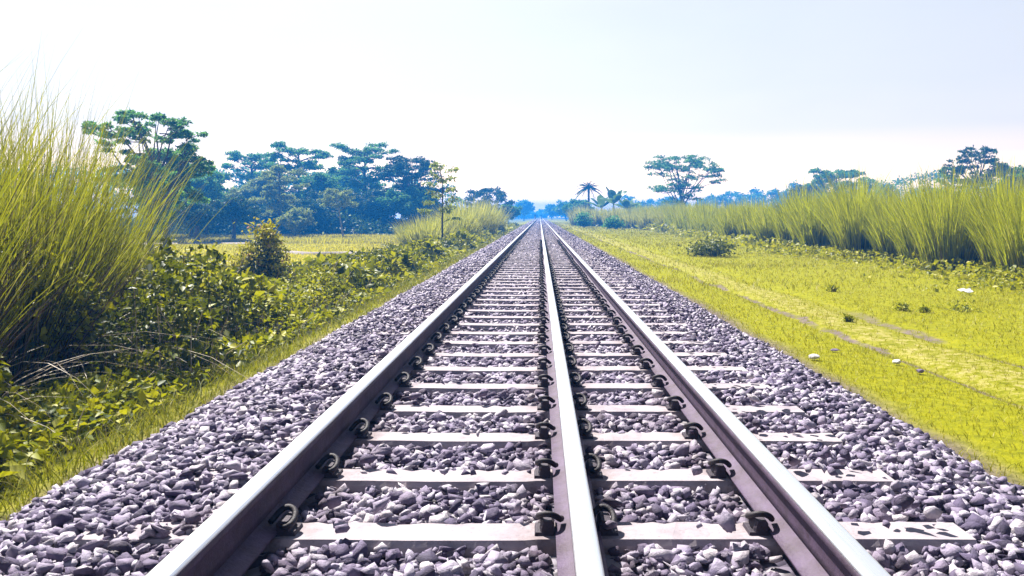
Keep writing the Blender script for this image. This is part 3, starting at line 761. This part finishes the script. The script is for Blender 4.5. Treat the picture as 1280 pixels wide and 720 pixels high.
def make_tree(name, label, cat, x, y, h, cr, style, mat, seed, ls=None, tr=None, fork=0.2, dens=1.6, group='trees beyond the field', bark='bark', z=None, red=False, lean=0.0):
    r = np.random.default_rng(seed)
    z0 = float(terrain(x, y)) if z is None else z
    t = thing(name, label, cat, (x, y, z0), group)
    cr = cr * 0.86; d = math.hypot(x, y); ls = ls or max(0.15, 0.0026 * d); tr = tr or h * 0.022
    wood, leaf = MB(), MB()
    k = 7; tt = np.linspace(0, 1, k)
    topf = {'umbrella': 0.62, 'layered': 0.95, 'round': 0.75, 'open': 0.98}[style]
    wob = r.normal(0, 0.02 * h, (k, 2)).cumsum(0) * 0.5; wob[0] = 0
    trunk = np.stack([wob[:, 0] + lean * h * tt, wob[:, 1], tt * h * topf], 1)
    tube(wood, np.vstack([trunk[:1] - [0, 0, 0.3], trunk]), np.concatenate([[tr * 1.5], np.interp(tt, [0, 0.08, 1], [tr * 1.35, tr, tr * 0.35])]), 8)
    def at(f): return np.array([np.interp(f, tt, trunk[:, i]) for i in range(3)])
    puffs = []
    nl = {'umbrella': 22, 'layered': 26, 'round': 26, 'open': 16}[style]
    for i in range(nl):
        az = i * 2.399 + r.uniform(-0.4, 0.4)
        u = (i + 0.5) / nl
        if style == 'umbrella':
            s = at(fork / topf + (1 - fork / topf) * r.uniform(0, 1) * 0.9)
            rad = cr * (0.15 + 0.87 * math.sqrt(r.uniform(0.02, 1))); zz = h * (0.97 - 0.5 * (rad / cr) ** 2 * r.uniform(0.25, 1.15))
            end = np.array([rad * math.cos(az), rad * math.sin(az), zz])
        elif style == 'layered':
            f = fork + (1 - fork) * u; s = at(min(f / topf, 1) * 0.93)
            rad = cr * (1.05 - 0.55 * abs(u - 0.45) * 1.6) * r.uniform(0.55, 1.1)
            end = np.array([rad * math.cos(az), rad * math.sin(az), s[2] + h * r.uniform(0.0, 0.10) + 0.0])
        elif style == 'round':
            s = at(r.uniform(fork / topf, 1)); e = unit(r.normal(size=3)); e[2] = abs(e[2]) * 1.15 - 0.28
            end = np.array([e[0] * cr, e[1] * cr, h * 0.58 + e[2] * h * 0.38]) * np.array([1, 1, 1]) * 0.86
        else:
            f = fork + (1 - fork) * u; s = at(min(f, 0.98)); rad = cr * r.uniform(0.4, 1.0) * (1.1 - 0.6 * u)
            end = np.array([s[0] + rad * math.cos(az), s[1] + rad * math.sin(az), s[2] + 0.35 * rad])
        mid = s * 0.5 + end * 0.5 + np.array([0, 0, (-0.03 if style == 'umbrella' else 0.02) * h]) + r.normal(0, 0.02 * h, 3)
        lr = tr * (0.45 if style != 'open' else 0.3)
        P = [s, s * 0.6 + mid * 0.4, mid, mid * 0.5 + end * 0.5 + r.normal(0, 0.012 * h, 3), end]
        tube(wood, P, [lr, lr * 0.8, lr * 0.6, lr * 0.4, lr * 0.15], 5, False)
        puffs.append((end, 1.0))
        for j in range(5 if style != 'open' else 2):
            f = r.uniform(0.35, 0.95); q = np.array(mid) * (1 - f) + end * f if f > 0.5 else s * (1 - f) + mid * f
            az2 = az + r.uniform(-1.3, 1.3); l2 = cr * r.uniform(0.2, 0.42)
            e2 = q + np.array([l2 * math.cos(az2), l2 * math.sin(az2), l2 * (r.uniform(-0.05, 0.35) if style != 'round' else r.uniform(-0.5, 0.7))])
            tube(wood, [q, (q + e2) / 2 + r.normal(0, 0.01 * h, 3), e2], [lr * 0.4, lr * 0.28, lr * 0.1], 4, False)
            puffs.append((e2, r.uniform(0.6, 0.95)))
    base_r = {'umbrella': (0.17, 0.075), 'layered': (0.20, 0.12), 'round': (0.27, 0.22), 'open': (0.24, 0.15)}[style]
    for c, s in puffs:
        rx = base_r[0] * cr * s * r.uniform(0.75, 1.25); rz = base_r[1] * cr * s * r.uniform(0.8, 1.3)
        n = int(dens * np.clip(9 * rx * (rx + rz) / (ls * ls), 14, 260))
        p = puff_points(np.zeros(3), (rx, rx, rz), n, r)
        # break the clump into a few sprays so the outline stays uneven
        cutd = unit(r.normal(size=3)); kk = (p @ cutd) < rx * r.uniform(0.35, 0.9); p = p[kk] + c
        leaves(leaf, p, ls * r.uniform(0.6, 1.4, len(p)), ls * 0.62 * r.uniform(0.6, 1.3, len(p)), 0.9 if style in ('umbrella', 'layered') else 0.45, r)
    wood.build('trunk', M[bark], t, smooth=True)
    leaf.build('crown', M[mat], t)
    if red:
        rd = MB(); c = puffs[0][0]
        for (c, s) in sorted(puffs, key=lambda q: -q[0][2] + 0.3 * q[0][1])[6:10]:
            leaves(rd, puff_points(c, (0.6, 0.6, 0.3), 26, r), 0.26, 0.2, 0.5, r)
        rd.build('blossom', M['red'], t)
    return t

TG = 'trees beyond the field'
T = [ # name, label, u, top v, half width px, d, style, mat, extra
 ('tree', 'dark layered tree rising directly behind the tall grass thicket, nearest of the row', 188, 127, 66, 36, 'umbrella', 'tree_mid', dict(fork=0.15, dens=2.6)),
 ('tree', 'dense low green tree tucked under the nearest dark layered tree', 208, 158, 46, 42, 'round', 'tree_mid', dict(fork=0.1)),
 ('tree', 'blue green tree right behind the nearest dark layered tree', 238, 200, 48, 72, 'round', 'tree_mid', {}),
 ('tree', 'pale green low broad tree between the dark layered tree and the small twin trees', 258, 222, 44, 78, 'round', 'tree_pale', {}),
 ('tree', 'small dark tree with a stout short trunk at the field edge, near the bund', 246, 246, 30, 62, 'round', 'tree_dark', dict(fork=0.3, tr=0.22)),
 ('tree', 'small dark mop headed tree on a single straight trunk at the field edge', 291, 236, 32, 64, 'round', 'tree_dark', dict(fork=0.35, tr=0.16)),
 ('tree', 'hazy feathery tree with flat blue top, tallest behind the mop headed tree', 313, 186, 36, 98, 'layered', 'tree_mid', {}),
 ('tree', 'light green dome tree left of the tree with red blossom', 322, 208, 30, 86, 'round', 'tree_pale', {}),
 ('tree', 'loose pale tree with tangled bright leaves and dark trunk before the feathery pair', 345, 212, 38, 76, 'open', 'tree_pale', dict(fork=0.25, tr=0.16, dens=2.2)),
 ('tree', 'tall feathery tree with wing like top sprays', 372, 180, 42, 92, 'layered', 'tree_mid', {}),
 ('tree', 'blue green tree dotted with small red blossoms near its top', 400, 204, 36, 88, 'round', 'tree_mid', dict(red=True)),
 ('tree', 'tallest tree of the row with stacked feathery tiers', 456, 178, 46, 94, 'layered', 'tree_mid', dict(fork=0.3, dens=1.2)),
 ('tree', 'hazy blue tree filling the gap just left of the stacked feathery tree', 425, 196, 38, 106, 'round', 'tree_mid', {}),
 ('tree', 'flat topped tree with sky showing under its crown, next to the sapling', 512, 194, 46, 90, 'umbrella', 'tree_dark', dict(fork=0.5, dens=1.5)),
 ('tree', 'dense low blue tree under the stacked feathery tree', 462, 232, 44, 88, 'round', 'tree_dark', {}),
 ('tree', 'dense low blue tree under the flat topped tree', 512, 228, 42, 87, 'round', 'tree_mid', {}),
 ('tree', 'dense dark low tree under the red blossomed tree', 408, 236, 36, 84, 'round', 'tree_dark', {}),
 ('tree', 'dark shadowy low tree behind the loose pale tree', 352, 240, 36, 82, 'round', 'tree_dark', {}),
 ('tree', 'slim pale leaning trunk tree with sparse yellowish leaves before the blue trees', 430, 240, 26, 72, 'open', 'tree_pale', dict(fork=0.6, tr=0.09, bark='bark_pale', lean=-0.16)),
 ('tree', 'shady tree behind the small stout dark tree', 212, 226, 42, 66, 'round', 'tree_mid', {}),
 ('shrub', 'pale green rounded shrub at the field edge under the trees', 369, 256, 25, 70, 'round', 'tree_pale', dict(fork=0.15, dens=1.3)),
 ('tree', 'far tree low on the skyline above the pale grass clumps', 610, 237, 30, 120, 'layered', 'tree_dark', dict(fork=0.2, dens=1.3)),
 ('tree', 'low green tree between the far skyline tree and the hazy blue tree by the track', 636, 250, 16, 130, 'round', 'tree_mid', {}),
 ('tree', 'very hazy pale blue tree beside the vanishing point, thicket side', 655, 245, 13, 330, 'round', 'tree_mid', dict(dens=1.2)),
 ('tree', 'hazy low round blue tree beside the vanishing point, path side', 690, 255, 13, 330, 'round', 'tree_mid', {}),
 ('tree', 'green leaning low tree between the hazy round tree and the palm', 708, 250, 16, 235, 'round', 'tree_mid', {}),
 ('shrub', 'leafy green shrub around the foot of the lone palm', 722, 247, 20, 150, 'round', 'tree_mid', dict(fork=0.1)),
 ('shrub', 'green shrub between the banana plants and the far blue woods', 792, 250, 14, 145, 'round', 'tree_mid', dict(fork=0.1)),
 ('tree', 'low dark tree filling the wood between the loose pale tree and the rounded shrub', 385, 246, 34, 80, 'round', 'tree_dark', dict(fork=0.1)),
 ('tree', 'low dark tree filling the wood beside the leaning pale trunk', 440, 246, 36, 86, 'round', 'tree_dark', dict(fork=0.1)),
 ('tree', 'low dark tree closing the wood behind the sapling', 535, 246, 30, 92, 'round', 'tree_dark', dict(fork=0.1)),
 ('tree', 'low shady tree in the wood between the two small field edge trees', 270, 252, 30, 82, 'round', 'tree_dark', dict(fork=0.1)),
 ('tree', 'lone umbrella shaped tree with bare spreading limbs against the sky', 852, 190, 50, 118, 'umbrella', 'tree_mid', dict(fork=0.2, dens=0.85, tr=0.22)),
 ('tree', 'broad tree standing behind the tall grass, peak of the green line', 1046, 212, 42, 135, 'layered', 'tree_mid', dict(dens=1.3)),
 ('tree', 'bushy lower tree joining the green line on the side of the umbrella tree', 1008, 226, 30, 140, 'round', 'tree_dark', {}),
 ('tree', 'small tree top just showing over the tall grass beyond the green line', 1105, 217, 16, 130, 'round', 'tree_mid', {}),
 ('tree', 'flat crowned tree with dark spreading top above the tall grass', 1222, 180, 36, 90, 'umbrella', 'tree_dark', dict(fork=0.45, dens=1.6)),
 ('tree', 'low leafy tree at the foot of the flat crowned tree', 1192, 205, 22, 92, 'layered', 'tree_mid', {}),
 ('tree', 'bushy tree at the frame edge above the tall grass', 1274, 189, 28, 88, 'round', 'tree_mid', {}),
]
for i, (nm, lab, u, v, hw, d, style, mat, ex) in enumerate(T):
    x = U(u, d); zb = float(terrain(x, d)); h = ztop(v, d) - zb
    make_tree(nm, lab, 'tree' if nm == 'tree' else 'shrub', x, d, h, hw * d / 1038, style, mat, 100 + i, group=TG if u < 560 else 'scattered far trees', **ex)

# sapling on the bank
make_tree('sapling', 'slender sapling with sparse patchy leaves standing alone on the bank', 'sapling', U(555, 38), 38, ztop(205, 38) + 0.62, 1.05, 'open', 'tree_pale', 301, ls=0.15, tr=0.05, fork=0.33, dens=0.8, group=None)
# bush with pink shoots
def bush(name, label, x, y, h, w, n, L, seed, tip=True, mat='weed_dark', cat='bush', group=None):
    r = np.random.default_rng(seed); z0 = float(terrain(x, y)); t = thing(name, label, cat, (x, y, z0), group)
    wood, lf, tp = MB(), MB(), MB()
    for i in range(26):
        a = r.uniform(0, 6.28); q = math.sqrt(r.uniform(0, 1)); rr = w * 0.5 * q; zz = h * (1 - 0.55 * q * q) * r.uniform(0.72, 1.05)
        e = np.array([rr * math.cos(a), rr * math.sin(a), zz])
        tube(wood, [(0.1 * rr * math.cos(a), 0.1 * rr * math.sin(a), -0.05), e * np.array([0.6, 0.6, 0.5]), e], [0.02 * h, 0.012 * h, 0.004 * h], 5, False)
        m = n // 26; f = r.uniform(0.15, 1, m) ** 0.6
        p = e * np.array([0.9, 0.9, 1]) * f[:, None] + r.normal(0, 0.09 * w, (m, 3)) * np.array([1, 1, 0.6])
        p[:, 2] = np.abs(p[:, 2]); leaves(lf, p, L * r.uniform(0.6, 1.3, m), L * 0.55 * r.uniform(0.7, 1.2, m), 0.6, r)
        if tip:
            m = 46; p = e + r.normal(0, 0.085 * w, (m, 3)) * np.array([1, 1, 0.9]) + np.array([0, 0, 0.05 * h])
            leaves(tp, p, L * r.uniform(0.6, 1.2, m), L * 0.45, 0.3, r)
    wood.build('stem', M['bark'], t); lf.build('foliage', M[mat], t)
    if tip: tp.build('young_foliage', M['tip'], t)
    return t
bush('bush', 'rounded dark bush crowned with yellow and pink young shoots on the bank', U(330, 17), 17, 1.62, 1.25, 2000, 0.11, 401)
bush('bush', 'shaggy leafy bush between the tall thicket and the pink tipped bush', U(222, 11.5), 11.5, 1.5, 1.9, 2600, 0.10, 402, tip=False, mat='weed')
bush('bush', 'small dark bush at the foot of the tall grass, in line with the umbrella tree', U(888, 29), 29, 0.6, 1.9, 1200, 0.12, 403, tip=False, cat='bush')
bush('bush', 'dark green leafy bush swallowed by grass at the far end of the tall stand', U(730, 106), 106, 2.1, 2.6, 800, 0.35, 404, tip=False, mat='tree_mid')
bush('bush', 'dark hollow bush among the pale grass below the banana plants', U(768, 92), 92, 1.4, 2.6, 700, 0.33, 405, tip=False, mat='tree_mid')
for (u, v, w, h, lab, sd) in ((1127, 389, 0.34, 0.2, 'spiky dark weed tuft alone on the turf', 411), (1155, 391, 0.2, 0.12, 'tiny dark weed beside the spiky tuft on the turf', 412),
                              (1200, 389, 0.75, 0.13, 'flat dark patch of weeds on the turf below the paper scrap', 413), (1040, 364, 0.3, 0.18, 'small dark weed tuft on the turf at the edge of the low weeds', 414),
                              (1060, 402, 0.16, 0.10, 'tiny dark weed near the start of the bare rut', 415)):
    d = 1.43 * 1038 / (v - 270); bush('weed_plant', lab, U(u, d), d, h * 0.75, w * 0.85, 130, 0.055, sd, tip=False, mat='weed', cat='weed', group='dark weeds dotted over the turf')

# palm
def palm(label, x, y, h, fl, seed):
    r = np.random.default_rng(seed); z0 = float(terrain(x, y)); t = thing('palm_tree', label, 'palm', (x, y, z0), None)
    w = MB(); tube(w, [(0, 0, -0.2), (0.05, 0, h * 0.3), (0.12, 0, h * 0.7), (0.1, 0, h)], [0.26, 0.2, 0.17, 0.2], 8); w.build('trunk', M['bark'], t, smooth=True)
    lf = MB()
    for i in range(26):
        a = i * 2.4 + r.uniform(-0.2, 0.2); up = r.uniform(-0.25, 1.0); L = fl * r.uniform(0.8, 1.1)
        s = np.linspace(0, 1, 9); hx = L * s * math.cos(up * 1.1); hz = L * (s * math.sin(up * 1.1) - 0.45 * s ** 2.2)
        ax = np.stack([0.1 + hx * math.cos(a), hx * math.sin(a), h + hz], 1)
        tube(lf, ax, np.linspace(0.07, 0.03, 9), 4, False)
        side = np.array([-math.sin(a), math.cos(a), 0])
        for f in np.linspace(0.2, 0.98, 18):
            p = np.array([np.interp(f, s, ax[:, k]) for k in range(3)]); l = 0.62 * (1 - 0.6 * f) * fl / 2
            for sg in (-1, 1):
                dr_ = side * sg * 0.9 + (ax[-1] - ax[0]) / L * 0.5 + np.array([0, 0, -0.25]); e = p + dr_ * l; q = np.array([0.09 * math.cos(a), 0.09 * math.sin(a), 0])
                lf.add([p - q, p + q, e], None, [(0, 1, 2)])
    lf.build('frond', M['tree_dark'], t)
d = 140; palm('lone palm tree with a round fan of drooping fronds against the sky', U(735, d), d, ztop(235, d) + 0.4, 2.6, 501)

# banana plants
def banana(label, x, y, h, seed):
    r = np.random.default_rng(seed); z0 = float(terrain(x, y)); t = thing('banana_plant', label, 'banana plant', (x, y, z0), 'banana plants behind the pale grass')
    w = MB(); tube(w, [(0, 0, -0.2), (0.03, 0, h * 0.3), (0, 0.02, h * 0.46)], [0.2, 0.17, 0.11], 8); w.build('trunk', M['banana'], t, smooth=True)
    for i in range(9):
        lf = MB(); a = i * 2.4 + r.uniform(-0.3, 0.3); up = r.uniform(0.5, 1.35); L = h * r.uniform(0.5, 0.68)
        s = np.linspace(0, 1, 10); hx = L * s * math.cos(up); hz = L * (s * math.sin(up) - 0.38 * s ** 2.5)
        ax = np.stack([hx * math.cos(a), hx * math.sin(a), h * 0.44 + hz], 1); side = np.array([-math.sin(a), math.cos(a), 0])
        wd = 0.5 * np.sin(np.clip((s - 0.08) / 0.92, 0, 1) * np.pi) ** 0.6 * h / 5 + 0.02
        v = np.stack([ax + side * wd[:, None] - np.array([0, 0, 0.35]) * wd[:, None], ax, ax - side * wd[:, None] - np.array([0, 0, 0.35]) * wd[:, None]], 1).reshape(-1, 3)
        q = []
        for k in range(9): q += [(k * 3, k * 3 + 1, k * 3 + 4, k * 3 + 3), (k * 3 + 1, k * 3 + 2, k * 3 + 5, k * 3 + 4)]
        lf.add(v, q); lf.build('leaf', M['banana'], t, smooth=True)
for (u, d, v, lab, sd) in ((752, 132, 234, 'banana plant nearest the palm, leaves spread wide', 511), (767, 128, 222, 'tallest banana plant with upright leaves and a yellow one', 512), (783, 134, 236, 'shorter banana plant with a long drooping leaf, away from the palm', 513)):
    x = U(u, d); banana(lab, x, d, ztop(v, d) - float(terrain(x, d)), sd)

# far woodland (stuff)
mb = MB(); wd = MB(); r = np.random.default_rng(600)
def wood_line(u0, u1, d, vt, step, hw):
    u = u0
    while u < u1:
        dd = d * r.uniform(0.93, 1.1); vtop = np.interp(u, [p[0] for p in vt], [p[1] for p in vt]) + r.uniform(-3, 5) * (380 / d) ** 0.3
        x = U(u, dd); z0 = float(terrain(x, dd)); h = ztop(vtop, dd) - z0; cr = hw * dd / 1038 * r.uniform(0.8, 1.3)
        tube(wd, [(x, dd, z0 - 0.3), (x, dd, z0 + h * 0.6)], [h * 0.03, h * 0.015], 5)
        for k in range(9):
            e = unit(r.normal(size=3)); c = np.array([x, dd, z0 + h * 0.55]) + e * np.array([cr * 0.7, cr * 0.7, h * 0.33])
            n = 46; leaves(mb, puff_points(c, (cr * 0.5, cr * 0.5, h * 0.13), n, r), 0.0036 * dd * r.uniform(0.6, 1.4, n), 0.0024 * dd, 0.5, r)
        u += step * r.uniform(0.7, 1.3)
wood_line(784, 860, 330, [(784, 246), (860, 248)], 9, 9)
wood_line(880, 1100, 300, [(880, 244), (925, 237), (960, 236), (1010, 226), (1060, 226), (1100, 226)], 10, 12)
wood_line(1090, 1330, 200, [(1090, 222), (1180, 212), (1330, 205)], 16, 15)
wood_line(640, 735, 520, [(640, 258), (665, 264), (688, 261), (735, 258)], 6, 6)
wood_line(-60, 600, 150, [(-60, 204), (200, 206), (300, 202), (520, 207), (570, 235), (600, 248)], 18, 18)
tag(mb.build('woodland', M['tree_mid']), 'far hazy blue belt of woodland along the horizon', 'woodland', kind='stuff')
tag(wd.build('woodland', M['bark']), 'hazy trunks under the far belt of woodland', 'woodland', kind='stuff')

# ------------------------------------------------------------------ small finds on the turf
def rock(name, label, cat, u, v, s, mat, seed, flat=0.6, group=None):
    r = np.random.default_rng(seed); d = 1.42 * 1038 / (v - 270); x = U(u, d); bm = bmesh.new()
    for c in unit(r.normal(size=(22, 3))) * np.array([1, 0.75, flat]) * s * 0.8: bm.verts.new(c)
    bmesh.ops.convex_hull(bm, input=bm.verts); bmesh.ops.delete(bm, geom=[q for q in bm.verts if not q.link_faces], context='VERTS')
    bmesh.ops.bevel(bm, geom=bm.edges[:], offset=s * 0.06, segments=1, affect='EDGES')
    me = bpy.data.meshes.new(name); bm.to_mesh(me); bm.free(); me.materials.append(M[mat])
    o = bpy.data.objects.new(name, me); COL.objects.link(o); o.location = (x, d, float(terrain(x, d)) + s * flat * 0.55 + 0.015)
    tag(o, label, cat, group)
GR = 'loose stones lying on the turf'
rock('stone', 'white lump of stone lying on the turf beside the rut', 'stone', 1121, 457, 0.055, 'white_stone', 1, 0.65, GR)
rock('stone', 'small purple grey stone just below the white lump on the turf', 'stone', 1150, 468, 0.05, 'purple_stone', 2, 0.5, GR)
rock('stone', 'pale stone at the very edge of the ballast by the turf', 'stone', 1018, 452, 0.075, 'white_stone', 3, 0.5, GR)
rock('stone', 'flat purple grey stone on the turf above the pale ballast edge stone', 'stone', 1043, 441, 0.06, 'purple_stone', 4, 0.3, GR)
# crumpled paper
d = 1.43 * 1038 / (367 - 270); x = U(1207, d); mb = MB(); g = 7
P = [(-0.12 + 0.24 * i / (g - 1), -0.06 + 0.12 * j / (g - 1), 0.03 + 0.012 * math.sin(i * 1.3 + j) + 0.01 * math.cos(j * 1.7 - i * 0.7) + 0.05 * j / g) for j in range(g) for i in range(g)]
Q = [(j * g + i, j * g + i + 1, (j + 1) * g + i + 1, (j + 1) * g + i) for j in range(g - 1) for i in range(g - 1)]
mb.add(P, Q); pz = [(a, b, c - 0.003) for a, b, c in P]; mb.add(pz, [q[::-1] for q in Q])
tag(mb.build('paper_scrap', M['paper'], loc=(x, d, float(terrain(x, d)) + 0.03)), 'crumpled white scrap of paper among the low weeds', 'litter')

# ------------------------------------------------------------------ two people far along the track
def person(label, x, y, z, h, seed):
    sk = [(0, 0, 0.53), (0, 0, 0.62), (0, 0.0, 0.74), (0, 0.005, 0.82), (0, 0.0, 0.865), (0, -0.005, 0.93), (0, -0.005, 0.985),
          (0.055, 0, 0.51), (0.06, -0.01, 0.28), (0.062, 0.01, 0.04), (0.065, -0.06, 0.015), (-0.055, 0, 0.51), (-0.062, 0.03, 0.28), (-0.066, 0.06, 0.05), (-0.07, 0.0, 0.015),
          (0.115, 0, 0.81), (0.14, 0.01, 0.64), (0.14, -0.03, 0.47), (-0.115, 0, 0.81), (-0.14, 0.02, 0.64), (-0.15, -0.02, 0.47)]
    ed = [(0, 1), (1, 2), (2, 3), (3, 4), (4, 5), (5, 6), (0, 7), (7, 8), (8, 9), (9, 10), (0, 11), (11, 12), (12, 13), (13, 14), (3, 15), (15, 16), (16, 17), (3, 18), (18, 19), (19, 20)]
    rd = [0.07, 0.068, 0.085, 0.07, 0.034, 0.052, 0.04, 0.055, 0.038, 0.024, 0.018, 0.055, 0.038, 0.024, 0.018, 0.036, 0.028, 0.018, 0.036, 0.028, 0.018]
    me = bpy.data.meshes.new('person'); me.from_pydata([(a * h, b * h, c * h) for a, b, c in sk], ed, []); me.materials.append(M['person_dark'])
    o = bpy.data.objects.new('person', me); COL.objects.link(o); o.location = (x, y, z)
    bm = bmesh.new(); bm.from_mesh(me); bm.verts.ensure_lookup_table(); ly = bm.verts.layers.skin.verify()
    for i, rr in enumerate(rd): bm.verts[i][ly].radius = (rr * h, rr * h)
    bm.verts[0][ly].use_root = True; bm.to_mesh(me); bm.free()
    o.modifiers.new('skin', 'SKIN'); s = o.modifiers.new('sub', 'SUBSURF'); s.levels = 1; s.render_levels = 1
    lg = MB(); n = 12; a = np.linspace(0, 2 * np.pi, n, endpoint=False); v = []
    for zz, rr in ((0.56, 0.09), (0.4, 0.105), (0.2, 0.115), (0.1, 0.12)):
        v += [(rr * h * math.cos(t) * 1.1, rr * h * math.sin(t) * 0.9, zz * h) for t in a]
    lg.add(v, [(k * n + j, k * n + (j + 1) % n, (k + 1) * n + (j + 1) % n, (k + 1) * n + j) for k in range(3) for j in range(n)])
    lg.build('wrap_skirt', M['person_pale'], o, smooth=True)
    tag(o, label, 'person')
person('person in dark top and pale lower wrap walking far off by the outer rail', U(669, 235), 235, -0.03, 1.68, 1)
person('second smaller person farther off between the rails near the vanishing point', U(676.6, 300), 300, -0.08, 1.6, 2)

# ------------------------------------------------------------------ air, sky, light, camera
SUN_EL, SUN_AZ = R(51), math.atan2(-0.58, 0.81)     # azimuth measured from +Y towards +X
mb = MB(); box(mb, -950, 950, -40, 830, -2.4, 12.6)
hz = mb.build('haze', None)
m, nt, out = new_mat('blue_haze'); pv = N(nt, 'ShaderNodeVolumePrincipled')
pv.inputs['Color'].default_value = (0.03, 0.32, 1.0, 1); pv.inputs['Density'].default_value = 0.0026; pv.inputs['Anisotropy'].default_value = 0.3
nt.links.new(pv.outputs[0], out.inputs['Volume']); hz.data.materials.append(m)
tag(hz, kind='stuff', label='pale blue haze hanging over the whole landscape', cat='haze'); hz.display_type = 'WIRE'

w = bpy.data.worlds.new('World'); scene.world = w; w.use_nodes = True; nt = w.node_tree
bg = nt.nodes['Background']; bg.inputs['Strength'].default_value = 0.1
sky = N(nt, 'ShaderNodeTexSky', sky_type='NISHITA'); sky.sun_disc = False; sky.sun_elevation = SUN_EL; sky.sun_rotation = SUN_AZ
sky.dust_density = 3.0; sky.air_density = 1.0; sky.altitude = 0
tc = N(nt, 'ShaderNodeTexCoord'); G = tc.outputs['Generated']
mp = N(nt, 'ShaderNodeMapping'); mp.inputs['Scale'].default_value = (1.2, 1.2, 4.0); nt.links.new(G, mp.inputs[0])
cl = noise(nt, 1.3, 4, 0.55, mp.outputs[0])
cloud = ramp(nt, cl, [(0.35, (0.90, 0.92, 0.97)), (0.62, (1.0, 1.0, 1.0))])
# brighter low and sunward; overhead and behind dimmed, out of view, to deepen shadows
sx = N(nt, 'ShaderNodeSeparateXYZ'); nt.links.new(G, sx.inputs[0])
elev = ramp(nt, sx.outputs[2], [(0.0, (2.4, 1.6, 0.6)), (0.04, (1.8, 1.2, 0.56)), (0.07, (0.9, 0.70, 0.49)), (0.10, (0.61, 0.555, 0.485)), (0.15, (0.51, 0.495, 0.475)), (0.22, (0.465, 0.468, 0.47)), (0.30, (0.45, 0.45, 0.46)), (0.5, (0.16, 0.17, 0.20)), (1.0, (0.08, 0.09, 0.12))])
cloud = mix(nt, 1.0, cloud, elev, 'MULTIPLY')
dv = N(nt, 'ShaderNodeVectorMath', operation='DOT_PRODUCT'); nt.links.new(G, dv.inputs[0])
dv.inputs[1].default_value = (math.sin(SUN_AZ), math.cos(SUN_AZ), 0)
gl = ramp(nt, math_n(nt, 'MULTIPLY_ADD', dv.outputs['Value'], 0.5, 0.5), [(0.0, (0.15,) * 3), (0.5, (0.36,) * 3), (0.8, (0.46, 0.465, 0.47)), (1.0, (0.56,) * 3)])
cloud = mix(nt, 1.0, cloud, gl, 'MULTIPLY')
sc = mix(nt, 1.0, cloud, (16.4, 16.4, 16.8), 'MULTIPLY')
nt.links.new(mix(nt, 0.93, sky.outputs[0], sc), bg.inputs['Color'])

sl = bpy.data.lights.new('sun', 'SUN'); sl.energy = 5.0; sl.angle = R(0.5); sl.color = (1.0, 0.95, 0.87)
so = bpy.data.objects.new('sun', sl); COL.objects.link(so)
sd = Vector((math.sin(SUN_AZ) * math.cos(SUN_EL), math.cos(SUN_AZ) * math.cos(SUN_EL), math.sin(SUN_EL)))
so.rotation_euler = sd.to_track_quat('Z', 'Y').to_euler(); so.location = (-60, 40, 90)

cam = bpy.data.cameras.new('camera'); co = bpy.data.objects.new('camera', cam); COL.objects.link(co)
cam.sensor_width = 36; cam.lens = 36 * 1038 / 1280; cam.shift_x = -35 / 1280; cam.shift_y = -90 / 1280
cam.clip_start = 0.05; cam.clip_end = 5000
co.location = (0, 0, 1.07); co.rotation_euler = (R(90), 0, 0); scene.camera = co

scene.view_settings.view_transform = 'Standard'; scene.view_settings.look = 'None'
scene.view_settings.exposure = 1.4; scene.view_settings.gamma = 1.0; scene.view_settings.use_curve_mapping = False
scene.cycles.use_denoising = True
scene.cycles.max_bounces = 6; scene.cycles.diffuse_bounces = 2; scene.cycles.glossy_bounces = 2; scene.cycles.transmission_bounces = 4
scene.cycles.volume_bounces = 0; scene.cycles.transparent_max_bounces = 4
